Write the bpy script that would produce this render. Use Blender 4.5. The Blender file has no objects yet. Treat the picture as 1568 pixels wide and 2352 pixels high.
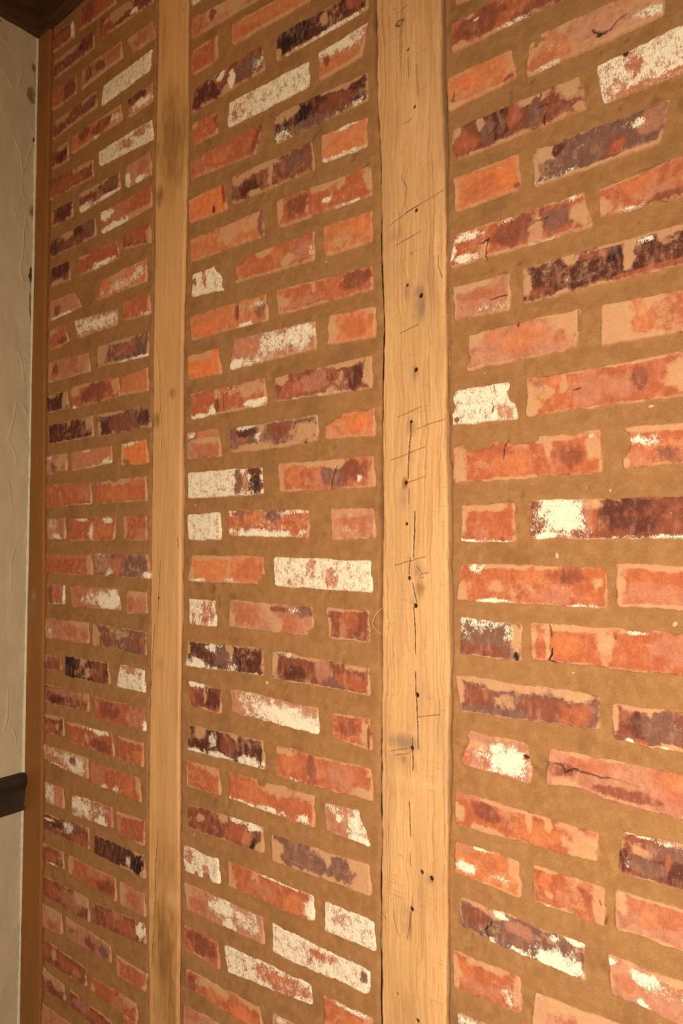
import bpy, math, random
import numpy as np
from mathutils import Vector, Matrix

# ---------------------------------------------------------------- camera, world, lights, exposure
scene = bpy.context.scene
col = scene.collection
scene.view_settings.view_transform = 'Standard'
scene.view_settings.look = 'None'
scene.view_settings.exposure = 0.1
scene.view_settings.gamma = 1.0
scene.view_settings.use_curve_mapping = False

CAM = Vector((0.3332, -0.9387, 1.5))
YAW, PIT = 0.6706, 0.0425
cd = bpy.data.cameras.new('camera')
cd.sensor_fit = 'VERTICAL'; cd.sensor_height = 36.0
cd.lens = 36.0 * 1568.0 / 2352.0
cd.clip_start = 0.02
camera = bpy.data.objects.new('camera', cd)
col.objects.link(camera)
camera.location = CAM
camera.rotation_euler = (math.pi/2 + PIT, 0.0, YAW)
scene.camera = camera

world = bpy.data.worlds.new('world'); scene.world = world
world.use_nodes = True
bg = world.node_tree.nodes['Background']
bg.inputs['Color'].default_value = (1.0, 0.70, 0.40, 1)
bg.inputs['Strength'].default_value = 0.36

def area(name, loc, target, sx, sy, power, color):
    l = bpy.data.lights.new(name, 'AREA'); l.shape = 'RECTANGLE'; l.size = sx; l.size_y = sy
    l.energy = power; l.color = color
    o = bpy.data.objects.new(name, l); col.objects.link(o)
    o.location = loc
    o.rotation_euler = (Vector(target) - Vector(loc)).to_track_quat('-Z', 'Y').to_euler()
    return o
# daylight from the window behind the camera, its reveal narrowing the beam
key = area('window_daylight', (0.45, -1.50, 1.62), (-0.10, 0.0, 1.10), 0.7, 0.7, 17.0, (1.0, 0.855, 0.65))
key.data.spread = math.radians(125)
# fill light added low on the right to brighten the foot of the wall
area('low_fill_light', (0.66, -0.85, 0.55), (0.25, 0.0, 0.75), 0.6, 0.5, 7.5, (1.0, 0.91, 0.77))
# warm lamp glow near the top of the wall
area('warm_lamp', (-0.75, -0.75, 2.80), (-0.95, 0.0, 2.5), 0.15, 0.15, 0.9, (1.0, 0.60, 0.20))

# ---------------------------------------------------------------- survey of the wall: bricks as corners TL TR BR BL (x z, half-millimetres), base colour, patches
# patch = kind:u,v,ru,rv[,strength]; cracks = width(mm) x z x z ...; nails = x z radius(mm); stains = kind x z rx rz strength
BRICKS_L = """
-2865 5793 -2634 5780 -2643 5681 -2868 5695 b r:.5,.5,.6,.4 w:.9,.4,.08,.5
-2604 5806 -2260 5803 -2257 5672 -2607 5695 r b:.3,.5,.2,.5
-2846 5649 -2445 5628 -2448 5533 -2849 5537 b t:.3,.2,.4,.3 d:.75,.6,.12,.3
-2395 5663 -1951 5615 -1950 5529 -2392 5556 b t:.4,.3,.3,.4 r:.15,.7,.15,.3 w:.65,.8,.08,.15
-2860 5471 -2610 5461 -2615 5365 -2860 5362 r b:.8,.5,.3,.6
-2558 5469 -2199 5459 -2197 5369 -2567 5365 p b:.2,.5,.12,.4 b:.5,.5,.15,.3 r:.85,.4,.15,.3 t:.5,.0,.6,.2
-2162 5441 -1948 5443 -1932 5345 -2114 5353 p r:.5,.5,.3,.35 t:.2,.2,.2,.3
-2841 5301 -2408 5301 -2411 5211 -2857 5198 b t:.2,.2,.3,.3 t:.8,.2,.2,.3 k:.85,.5,.12,.3
-2357 5299 -1943 5302 -1977 5209 -2377 5197 W
-2862 5133 -2676 5137 -2679 5026 -2858 5030 b t:.7,.1,.5,.3 d:.7,.6,.3,.3
-2645 5146 -2192 5141 -2189 5052 -2654 5045 o b:.25,.4,.15,.4 b:.65,.5,.25,.4 w:.9,.6,.1,.3,.7 w:.5,1,.1,.15,.8 t:.8,.1,.3,.2
-2150 5136 -1938 5144 -1945 5046 -2143 5040 p d:.35,.2,.5,.35 w:.6,.7,.5,.25
-2871 4983 -2433 4951 -2434 4850 -2876 4865 b r:.4,.6,.5,.4 t:.8,.2,.3,.2
-2393 4970 -1939 4966 -1937 4861 -2385 4890 W p:.5,.5,.15,.3 p:.8,.3,.15,.3
-2844 4803 -2622 4795 -2625 4702 -2840 4705 b d:.6,.5,.4,.45 t:.05,.5,.1,.5
-2568 4811 -2199 4804 -2202 4712 -2565 4701 b t:.3,.1,.5,.3 k:.8,.4,.2,.3 w:.2,.9,.3,.25 w:.7,.95,.3,.12 r:.3,.8,.1,.2
-2158 4810 -1960 4818 -1948 4699 -2155 4699 p w:.1,.7,.15,.3 w:.6,.9,.3,.15 r:.7,.5,.2,.3
-2851 4638 -2401 4638 -2404 4536 -2854 4535 k d:.15,.5,.2,.4 d:.65,.5,.12,.5 t:.4,.2,.2,.3 b:.5,.7,.3,.3
-2368 4650 -1942 4650 -1945 4542 -2356 4532 r p:.3,.4,.3,.4 w:.12,.25,.15,.3 w:.3,.95,.35,.22 t:.85,.9,.3,.2
-2846 4484 -2643 4477 -2639 4366 -2848 4375 b d:.5,.3,.6,.4 t:.4,.9,.4,.25
-2564 4476 -2207 4465 -2194 4369 -2567 4361 r t:.15,.1,.2,.2 t:.8,.0,.3,.2 w:.6,.85,.4,.16
-2166 4481 -1944 4477 -1946 4375 -2164 4398 b r:.5,.3,.5,.5 t:.95,.6,.12,.5 t:.4,1,.5,.15
-2839 4304 -2589 4301 -2527 4202 -2848 4186 p b:.3,.6,.15,.3 w:.4,1,.4,.1
-2337 4306 -1969 4316 -1976 4200 -2395 4199 o w:.5,.7,.5,.3,.55 w:.85,.5,.2,.4,.6 t:.4,.2,.3,.3
-2847 4144 -2681 4149 -2641 4041 -2836 4022 r t:.2,.2,.3,.2 b:.7,.8,.3,.2
-2596 4148 -2199 4131 -2212 4042 -2563 4040 p w:.5,.5,.5,.5,.75 w:.85,.5,.2,.5,.7 w:.1,.2,.2,.3,.6
-2168 4155 -1942 4145 -1940 4040 -2166 4051 r t:.95,.5,.08,.5 w:.8,.9,.2,.15,.6
-2847 3967 -2445 3961 -2436 3849 -2843 3851 p b:.2,.5,.1,.4 r:.65,.4,.1,.4 t:.97,.8,.15,.5
-2372 3973 -1943 3971 -1960 3850 -2385 3860 k t:.1,.5,.14,.7 t:.5,.0,.6,.22 r:.6,.5,.2,.3 w:.8,1,.4,.12
-2858 3785 -2639 3792 -2636 3690 -2850 3685 d t:.88,.5,.18,.6 t:.3,.1,.2,.2,.7
-2621 3802 -2181 3800 -2173 3690 -2606 3679 r b:.5,.5,.3,.5 t:.93,.4,.1,.5 t:.3,.05,.5,.15 t:.1,.3,.1,.3 w:.06,.95,.06,.1
-2170 3785 -1949 3805 -1952 3684 -2173 3690 o t:.5,.95,.6,.15
-2835 3626 -2401 3630 -2398 3517 -2825 3514 d t:.93,.3,.09,.6 t:.5,.15,.08,.2,.6 r:.45,.7,.1,.1
-2368 3632 -1946 3623 -1930 3518 -2359 3510 k d:.9,.5,.2,.4 d:.2,.6,.2,.3 t:.3,.05,.4,.18 t:.03,.7,.08,.4 b:.5,.6,.3,.4
-2855 3459 -2629 3461 -2644 3358 -2845 3350 p w:.25,.2,.15,.2,.6 k:.4,.6,.15,.4 t:.7,.3,.3,.5
-2605 3462 -2230 3467 -2238 3374 -2601 3355 p o:.6,.4,.5,.4 w:.4,.1,.1,.15,.7 w:.9,.85,.15,.25,.7 w:.5,1,.5,.1,.6
-2163 3464 -1957 3472 -1941 3350 -2160 3357 O t:.05,.4,.2,.7 w:.4,.1,.3,.12,.7 m:.2,.75,.16,.28
-2850 3303 -2403 3296 -2406 3181 -2845 3176 r p:.9,.4,.2,.4 t:.35,.6,.04,.3,.6 w:.9,1,.2,.08
-2370 3297 -1958 3303 -1951 3180 -2367 3180 r o:.4,.6,.3,.4 t:.5,.1,.4,.2 m:.38,.02,.1,.16 t:.7,.98,.4,.1
-2830 3125 -2636 3124 -2644 3005 -2826 3008 p w:.3,.3,.3,.3,.55 w:.5,.85,.3,.16,.8
-2606 3120 -2180 3120 -2213 2999 -2608 2998 r w:.3,.1,.15,.15,.7 w:.5,.6,.08,.5,.7 w:.8,.15,.2,.2,.7 o:.75,.6,.2,.3
-2139 3119 -1950 3118 -1948 3001 -2126 3001 r t:.05,.5,.16,.7 p:.8,.8,.3,.3
-2843 2936 -2393 2941 -2390 2827 -2832 2823 r p:.5,.1,.6,.2 t:.95,.5,.06,.6
-2377 2944 -1932 2943 -1926 2825 -2368 2825 k w:.15,.4,.2,.6,.6 p:.2,.5,.25,.5 w:.3,.8,.1,.2,.7 o:.45,.6,.1,.4 w:.95,.85,.08,.15 r:.5,.2,.08,.2
-2818 2780 -2625 2781 -2640 2669 -2814 2665 p r:.55,.6,.2,.5 b:.2,.5,.15,.4 w:.92,.5,.06,.6 w:.4,.95,.5,.1,.6
-2595 2776 -2162 2782 -2149 2674 -2568 2664 p w:.72,.6,.3,.5,1 w:.35,.6,.2,.3,.55 w:.9,.4,.1,.5 r:.2,.5,.08,.2
-2101 2775 -1938 2774 -1941 2668 -2104 2657 p t:.5,.1,.6,.3 r:.3,.5,.2,.3
-2831 2598 -2401 2606 -2414 2489 -2827 2483 p r:.6,.5,.2,.3 r:.9,.6,.1,.2 t:.8,.1,.3,.2 w:.15,.6,.1,.4,.5
-2384 2601 -1939 2595 -1946 2480 -2381 2486 k b:.25,.5,.14,.5 b:.9,.5,.15,.5 t:.05,.5,.13,.7 t:.55,.3,.3,.3,.6 t:.6,.8,.1,.2,.5
-2837 2404 -2661 2405 -2659 2332 -2834 2319 b t:.1,.2,.3,.5,.6
-2626 2419 -2235 2426 -2222 2313 -2628 2308 d x:.15,.4,.16,.6 t:.42,.2,.1,.3,.8 t:.56,.65,.09,.25 b:.75,.5,.2,.5 t:.3,.6,.1,.2,.5
-2143 2431 -1945 2422 -1948 2313 -2176 2314 W p:.5,.15,.4,.2
-2831 2250 -2391 2259 -2405 2160 -2827 2147 b r:.4,.4,.1,.3 d:.3,.6,.2,.3 t:.9,.2,.2,.3 p:.5,.3,.5,.2
-2358 2251 -1946 2253 -1940 2146 -2338 2134 r w:.75,.4,.1,.4,.55 p:.85,.5,.2,.6 w:.98,.8,.05,.3 b:.3,.5,.2,.4
-2832 2097 -2627 2104 -2624 2001 -2828 1987 b r:.4,.6,.3,.3 t:.7,.5,.1,.2 t:.5,.05,.6,.15
-2603 2092 -2191 2103 -2183 1986 -2582 1986 r w:.7,.12,.24,.14 t:.25,.05,.3,.12 t:.45,.6,.04,.3 b:.75,.7,.2,.3
-2165 2099 -1948 2101 -1955 1981 -2158 1985 r t:.5,.05,.6,.14 o:.8,.6,.2,.3
-2833 1938 -2393 1945 -2401 1833 -2823 1846 p w:.3,.3,.3,.3,.55 w:.75,.5,.3,.5,.8 k:.7,.4,.08,.2 w:.3,.9,.3,.1,.7
-2376 1931 -1973 1939 -1970 1823 -2384 1827 r p:.15,.4,.2,.6 w:.3,.9,.1,.15,.7 w:.55,.8,.1,.2,.6 t:.96,.3,.06,.4 o:.8,.5,.1,.4
-2813 1751 -2610 1754 -2612 1641 -2796 1636 p w:.35,.5,.35,.5,.7
-2545 1743 -2182 1762 -2185 1653 -2542 1631 p w:.25,.4,.35,.55,.85 w:.7,.3,.2,.2,.6 w:.75,.8,.14,.3 r:.9,.7,.1,.2
-2162 1755 -1932 1762 -1939 1640 -2154 1644 r t:.3,.05,.4,.14 p:.1,.5,.12,.4 w:.8,.95,.2,.1,.6
-2807 1585 -2378 1615 -2375 1503 -2804 1499 b k:.6,.25,.3,.25 d:.3,.4,.2,.2 w:.12,.3,.12,.1 w:.55,.4,.15,.3,.7 r:.8,.7,.2,.2
-2340 1601 -1934 1612 -1931 1501 -2337 1502 d t:.88,.1,.15,.3 x:.88,.6,.12,.5 w:.7,.6,.05,.3,.7 t:.7,.95,.2,.15 t:.98,.85,.08,.3 d:.4,.5,.3,.5
-2821 1431 -2606 1442 -2603 1345 -2817 1330 b r:.4,.6,.3,.3 t:.9,.3,.2,.5,.6 w:.5,.92,.3,.1
-2570 1439 -2145 1444 -2152 1330 -2567 1342 r t:.05,.5,.1,.6 b:.8,.6,.2,.3 p:.5,.2,.1,.4
-2130 1443 -1926 1445 -1923 1339 -2122 1333 p t:.1,.5,.25,.6 r:.6,.5,.3,.3
-2808 1270 -2374 1287 -2365 1167 -2798 1159 b r:.2,.5,.15,.4 p:.6,.5,.3,.4 t:.9,.2,.2,.3
-2347 1284 -1923 1317 -1921 1219 -2344 1174 b r:.5,.5,.3,.3 r:.75,.7,.15,.3 w:.9,.35,.1,.4 p:.5,.2,.1,.2
-2816 1128 -2608 1134 -2610 1023 -2811 997 p t:.6,.3,.4,.4 r:.5,.7,.2,.2
-2584 1135 -2182 1133 -2185 1042 -2575 1023 p k:.88,.6,.12,.35 k:.15,.4,.1,.3,.6 t:.1,.1,.2,.3 b:.55,.6,.15,.3
-2146 1107 -1901 1112 -1922 1018 -2134 1011 r t:.5,.04,.6,.14 t:.04,.5,.1,.5 t:.95,.8,.08,.2
-2810 953 -2387 955 -2384 857 -2793 839 b r:.6,.5,.3,.3 o:.8,.6,.08,.2 t:.3,.4,.08,.4 r:.15,.4,.1,.3
-2353 933 -1975 959 -1973 864 -2351 858 r p:.6,.6,.2,.3 t:.85,.2,.2,.3 t:.05,.6,.1,.4
-2804 810 -2573 800 -2570 711 -2800 692 b t:.5,.2,.5,.4
-2538 796 -2164 799 -2161 706 -2524 712 b p:.3,.4,.2,.3 r:.6,.5,.2,.3
-2798 630 -2378 650 -2375 548 -2793 514 p
-2087 870 -1914 868 -1912 763 -2084 761 r
"""
BRICKS_M = """
-1680 5481 -1483 5450 -1482 5364 -1678 5368 p w:.2,.9,.4,.2,.6
-1668 5309 -1216 5254 -1223 5183 -1676 5212 p r:.15,.6,.12,.4 t:.55,.4,.4,.6 b:.32,.4,.05,.3
-1415 5161 -973 5119 -973 5038 -1410 5063 o r:.25,.7,.15,.2 t:.3,.05,.5,.15
-1666 5163 -1488 5154 -1496 5042 -1659 5044 r t:.95,.5,.08,.5 t:.4,.05,.5,.12
-1640 4988 -1222 4987 -1214 4875 -1667 4877 b d:.22,.6,.22,.5 w:.42,.3,.05,.2 w:.57,.55,.06,.35 w:.75,.5,.04,.2 k:.8,.5,.2,.4 w:.93,.6,.08,.3,.6 t:.5,.9,.1,.2
-1149 4990 -704 4957 -704 4871 -1160 4879 d x:.2,.4,.2,.4 r:.9,.4,.12,.4 w:.6,.96,.5,.09,.8 t:.56,.4,.05,.3 t:.03,.8,.07,.3
-1661 4828 -1480 4818 -1492 4720 -1655 4723 r t:.1,.2,.15,.2 t:.55,.6,.05,.4,.6 b:.95,.5,.1,.4
-1424 4828 -975 4807 -982 4708 -1436 4717 W r:.15,.6,.14,.4,.55 r:.3,.3,.1,.3,.45
-938 4817 -695 4826 -735 4711 -934 4706 o w:.5,.22,.5,.3,.9 w:.1,.2,.15,.35,.7 w:.85,.3,.15,.4,.6 b:.2,.5,.08,.2
-1668 4663 -1205 4667 -1266 4549 -1672 4577 r b:.97,.6,.08,.6 p:.1,.3,.15,.4 o:.5,.5,.2,.3
-1166 4669 -701 4644 -705 4540 -1166 4549 d t:.18,.15,.14,.3 t:.72,.03,.22,.22 x:.35,.35,.08,.35 w:.85,.85,.22,.12,.55 k:.4,.85,.4,.22 w:.1,.8,.12,.3,.6 b:.7,.5,.2,.3
-1404 4502 -958 4493 -950 4375 -1403 4382 b t:.3,.12,.3,.2 t:.08,.25,.1,.2 t:.5,.5,.04,.5 d:.2,.7,.2,.3 k:.8,.4,.2,.3 t:.3,.9,.1,.12
-1685 4498 -1438 4490 -1428 4372 -1673 4383 O t:.1,.15,.12,.2 t:.3,.03,.3,.12 x:.68,.85,.04,.15 b:.95,.3,.05,.5
-924 4499 -702 4487 -708 4375 -920 4388 o w:.6,.04,.5,.14,.8 w:.5,.97,.6,.1,.75 t:.1,.2,.15,.4
-1668 4313 -1210 4313 -1217 4198 -1666 4208 o t:.55,.4,.2,.45 t:.85,.3,.2,.4,.8 k:.98,.5,.04,.6 t:.15,.2,.2,.2,.6
-1146 4321 -690 4309 -688 4196 -1138 4206 r t:.03,.4,.06,.6 t:.55,.1,.18,.2 t:.7,.15,.06,.3 w:.55,.65,.07,.12,.8 t:.35,.6,.025,.5 b:.25,.5,.15,.4 t:.97,.4,.05,.5 w:.8,.97,.2,.06,.7
-1647 4154 -1485 4156 -1437 4038 -1655 4052 W m:.12,.4,.12,.2 m:.98,.8,.1,.2 r:.45,.3,.08,.4 m:.98,.1,.12,.2
-1371 4150 -947 4148 -953 4035 -1383 4049 r t:.4,.15,.12,.2 t:.68,.75,.07,.25 m:.05,.02,.12,.3 p:.85,.5,.2,.4 o:.55,.4,.1,.3 w:.97,.6,.03,.3,.6
-910 4153 -685 4146 -688 4030 -910 4032 o t:.4,.6,.3,.3,.6 O:.75,.35,.2,.2
-1663 3975 -1192 3971 -1192 3858 -1656 3861 o O:.2,.7,.2,.3 k:.92,.45,.08,.35 t:.75,.3,.3,.3,.6 w:.72,.95,.12,.1 w:.9,.3,.1,.15,.6 b:.63,.4,.03,.3
-1151 3972 -685 3951 -685 3861 -1139 3866 r t:.06,.6,.09,.6 t:.42,.2,.03,.4 p:.3,.75,.2,.2 b:.85,.4,.15,.4 t:.4,.03,.6,.1
-1679 3805 -1469 3804 -1454 3688 -1673 3692 O t:.3,.15,.5,.2
-1385 3826 -936 3814 -942 3700 -1408 3696 p w:.55,.4,.35,.4,.75 w:.85,.4,.25,.5,.8 w:.1,.85,.1,.2 t:.95,.15,.12,.5 o:.2,.4,.15,.3 w:.3,.9,.4,.2,.6
-883 3818 -671 3807 -677 3693 -909 3706 o t:.1,.5,.2,.7 r:.6,.5,.3,.4 t:.9,.1,.15,.2 m:.02,.8,.06,.3
-1658 3635 -1202 3641 -1193 3526 -1651 3520 r w:.12,.95,.25,.12 w:.32,.85,.06,.3 w:.87,.85,.16,.18 t:.85,.3,.2,.35,.9 t:.4,.25,.05,.4 b:.38,.7,.03,.3 w:.6,.3,.2,.3,.35
-1153 3634 -686 3640 -689 3521 -1149 3531 b r:.25,.6,.2,.4 p:.45,.5,.15,.4 d:.83,.5,.1,.45 t:.97,.4,.06,.6 t:.7,.08,.25,.15 t:.6,.9,.07,.2 t:.08,.2,.1,.3 t:.7,.5,.03,.3,.7 w:.5,.98,.5,.06,.5
-1679 3472 -1465 3470 -1455 3343 -1672 3351 p r:.6,.75,.35,.3 t:.6,.4,.5,.12 o:.6,.15,.25,.14 w:.15,.15,.15,.2,.6
-1402 3461 -929 3463 -928 3356 -1401 3350 k d:.2,.35,.15,.25 b:.6,.4,.15,.35 t:.25,.9,.3,.2 t:.7,.93,.2,.12 t:.85,.6,.2,.5,.8 w:.2,.1,.15,.14,.75 w:.35,.5,.04,.3,.6 r:.15,.55,.1,.1 t:.4,.1,.06,.5
-902 3444 -675 3466 -678 3353 -902 3364 o m:.1,.08,.25,.3 O:.7,.5,.2,.3 t:.2,.7,.2,.3,.6 m:.8,.0,.2,.12
-1667 3297 -1211 3292 -1210 3179 -1665 3177 W x:.91,.65,.085,.35 d:.9,.15,.1,.25 k:.7,.5,.06,.5 p:.78,.5,.05,.5
-1136 3300 -678 3293 -678 3180 -1128 3181 r p:.5,.6,.15,.4 k:.62,.5,.14,.5 b:.8,.45,.12,.4 t:.4,.1,.35,.2 t:.65,.15,.08,.2 t:.97,.6,.06,.5 w:.85,.7,.03,.15,.8 t:.04,.5,.05,.6 o:.2,.5,.1,.4
-1673 3118 -1452 3121 -1451 3002 -1662 3002 W t:.05,.5,.1,.6
-1423 3129 -964 3120 -981 3009 -1405 3016 r w:.45,.85,.5,.22,.9 w:.1,.1,.1,.2,.7 k:.58,.2,.1,.25 k:.2,.15,.15,.15,.6 w:.8,.1,.2,.15,.65 o:.35,.3,.15,.25 w:.5,.5,.5,.5,.3
-876 3123 -676 3116 -676 3004 -873 2999 p r:.5,.5,.4,.4,.7 t:.5,.2,.5,.2,.7 w:.4,.7,.5,.4,.25
-1634 2946 -1197 2946 -1204 2829 -1664 2825 o t:.3,.1,.4,.15 t:.04,.7,.06,.4 t:.55,.5,.03,.5 w:.15,.93,.15,.12,.8 w:.6,.9,.15,.12,.6 r:.8,.5,.2,.4 m:.98,.9,.08,.25
-1156 2944 -693 2938 -688 2822 -1152 2826 W r:.42,.3,.07,.4,.6 r:.62,.65,.08,.35,.75 r:.25,.8,.15,.2,.5
-1659 2763 -1474 2764 -1476 2646 -1643 2641 W r:.7,.5,.25,.6,.9 r:.2,.8,.1,.25,.8 w:.75,.85,.12,.2,.8 t:.6,.05,.6,.14
-1399 2768 -947 2767 -953 2652 -1402 2652 p r:.25,.5,.15,.4 k:.9,.2,.14,.2 t:.5,.3,.1,.4 r:.75,.75,.1,.3 t:.6,.7,.08,.3 b:.65,.2,.15,.1 w:.8,.2,.1,.1,.6 t:.03,.7,.07,.4 m:.98,.95,.06,.25
-892 2768 -702 2770 -700 2649 -888 2650 b r:.5,.4,.3,.4 p:.4,.7,.1,.3 t:.5,.97,.6,.12 t:.04,.7,.1,.4 t:.4,.04,.6,.1
-1661 2584 -1198 2594 -1205 2480 -1668 2470 d w:.2,.9,.28,.25 w:.4,.15,.15,.25,.7 w:.6,.75,.1,.4,.7 t:.58,.2,.06,.4 k:.5,.5,.12,.4 t:.02,.4,.04,.5 w:.9,.97,.2,.1,.6 x:.72,.7,.015,.3
-1165 2592 -697 2577 -703 2474 -1161 2477 b r:.85,.65,.18,.3 t:.03,.4,.06,.6 p:.55,.4,.08,.5 k:.65,.8,.1,.2 t:.9,.08,.2,.2 t:.4,.05,.2,.15 d:.25,.6,.15,.3 w:.15,.1,.12,.12,.5 t:.5,.97,.5,.08
-1654 2419 -1432 2408 -1447 2298 -1625 2305 b w:.3,.08,.35,.16 d:.6,.5,.3,.4 t:.5,.4,.06,.3 r:.1,.5,.1,.4 t:.4,.98,.5,.1
-1391 2418 -923 2409 -930 2308 -1386 2316 p w:.6,.6,.5,.45,.95 w:.85,.75,.3,.3 w:.3,.3,.3,.4,.55 o:.25,.6,.1,.2,.5
-872 2403 -695 2409 -695 2294 -869 2304 r b:.4,.4,.3,.4,.6 t:.85,.5,.12,.6,.9 t:.4,.03,.5,.1 b:.95,.6,.04,.4 t:.5,.95,.5,.1
-1642 2236 -1200 2245 -1195 2129 -1654 2118 d w:.1,.92,.18,.18 w:.45,.9,.2,.18,.8 w:.85,.85,.2,.25,.85 t:.18,.1,.1,.3 t:.6,.1,.12,.25 w:.35,.4,.06,.3,.6 b:.55,.5,.1,.4
-1145 2240 -686 2245 -690 2129 -1137 2118 r o:.15,.5,.12,.3 t:.1,.15,.12,.12 t:.5,.05,.5,.1,.7 b:.4,.5,.06,.5 t:.9,.85,.15,.2 p:.7,.5,.2,.4 w:.2,.95,.08,.08,.6 t:.98,.2,.05,.2
-1662 2082 -1445 2092 -1440 1975 -1651 1967 r t:.8,.15,.25,.2 t:.4,.1,.4,.15,.7 p:.5,.6,.1,.2 t:.04,.6,.06,.5
-1400 2090 -939 2097 -948 1973 -1395 1977 r o:.3,.5,.15,.4 t:.6,.15,.2,.25 m:.42,.05,.08,.2 w:.2,.95,.22,.12 w:.5,.85,.2,.14,.75 w:.88,.8,.1,.2,.9 t:.9,.12,.15,.2 r:.85,.45,.15,.3 t:.5,1,.2,.12
-903 2086 -747 2094 -701 1974 -900 1981 p w:.4,.4,.12,.15,1 w:.8,.5,.3,.6,.8 w:.3,.15,.4,.25,.55 w:.85,.9,.3,.2,.9 o:.6,.2,.1,.15,.7
-1650 1907 -1197 1925 -1200 1816 -1644 1800 b r:.65,.5,.18,.4 t:.2,.4,.06,.2 w:.68,.1,.15,.14,.8 w:.87,.15,.1,.2,1 k:.88,.65,.07,.4 x:.87,.6,.05,.35 t:.97,.8,.06,.3 o:.8,.6,.05,.3 t:.48,.1,.08,.3
-1161 1906 -699 1927 -699 1814 -1157 1801 t k:.28,.4,.22,.5,1.5 k:.5,.6,.15,.35,1.4 k:.72,.5,.12,.42,1.5 k:.1,.1,.1,.2
-1675 1732 -1445 1734 -1444 1626 -1669 1614 W m:.65,.85,.14,.3 m:.35,.95,.08,.14 p:.15,.3,.2,.3 o:.65,.6,.1,.2
-1400 1744 -941 1747 -948 1649 -1395 1636 r t:.05,.6,.1,.5 o:.8,.6,.14,.35 w:.97,.5,.07,.6 w:.65,.05,.3,.08,.8 t:.35,.3,.05,.4 p:.45,.6,.15,.3 r:.2,.5,.14,.4
-903 1747 -679 1749 -679 1644 -900 1637 W p:.35,.4,.2,.3,.6 t:.6,1,.6,.12
-1668 1580 -1192 1591 -1194 1481 -1648 1462 p w:.55,.35,.25,.4,.85 w:.85,.5,.2,.5,.6 t:.05,.4,.1,.6 r:.15,.6,.12,.3 w:.6,.8,.1,.2,.9
-1155 1586 -691 1584 -714 1495 -1155 1473 W r:.45,.5,.15,.3,.6 r:.55,.35,.15,.2,.6 t:.05,.7,.07,.35 k:.95,.35,.04,.25 r:.7,.95,.2,.1,.7
-1665 1405 -1441 1411 -1440 1294 -1655 1302 r b:.5,.4,.4,.4 t:.5,.95,.3,.15
-1421 1416 -950 1438 -957 1359 -1392 1307 W r:.68,.5,.3,.4,1.2 o:.6,.35,.15,.2,.8 w:.85,.8,.2,.14,.5 r:.25,.4,.06,.3,.5
-912 1425 -688 1434 -689 1328 -899 1317 r w:.6,.1,.35,.1,.75 o:.7,.5,.3,.3 t:.9,.3,.1,.3
-1649 1236 -1204 1257 -1203 1152 -1648 1158 r t:.4,.2,.3,.35,.9 b:.1,.5,.08,.4 O:.75,.7,.2,.3 t:.9,.15,.2,.2 o:.4,.6,.1,.3
-1153 1263 -692 1296 -692 1194 -1153 1159 p w:.1,.2,.1,.2,.6
-1665 1090 -1434 1104 -1433 994 -1663 973 p r:.3,.3,.2,.2
-1394 1100 -950 1140 -950 1046 -1393 996 r
"""
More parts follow.
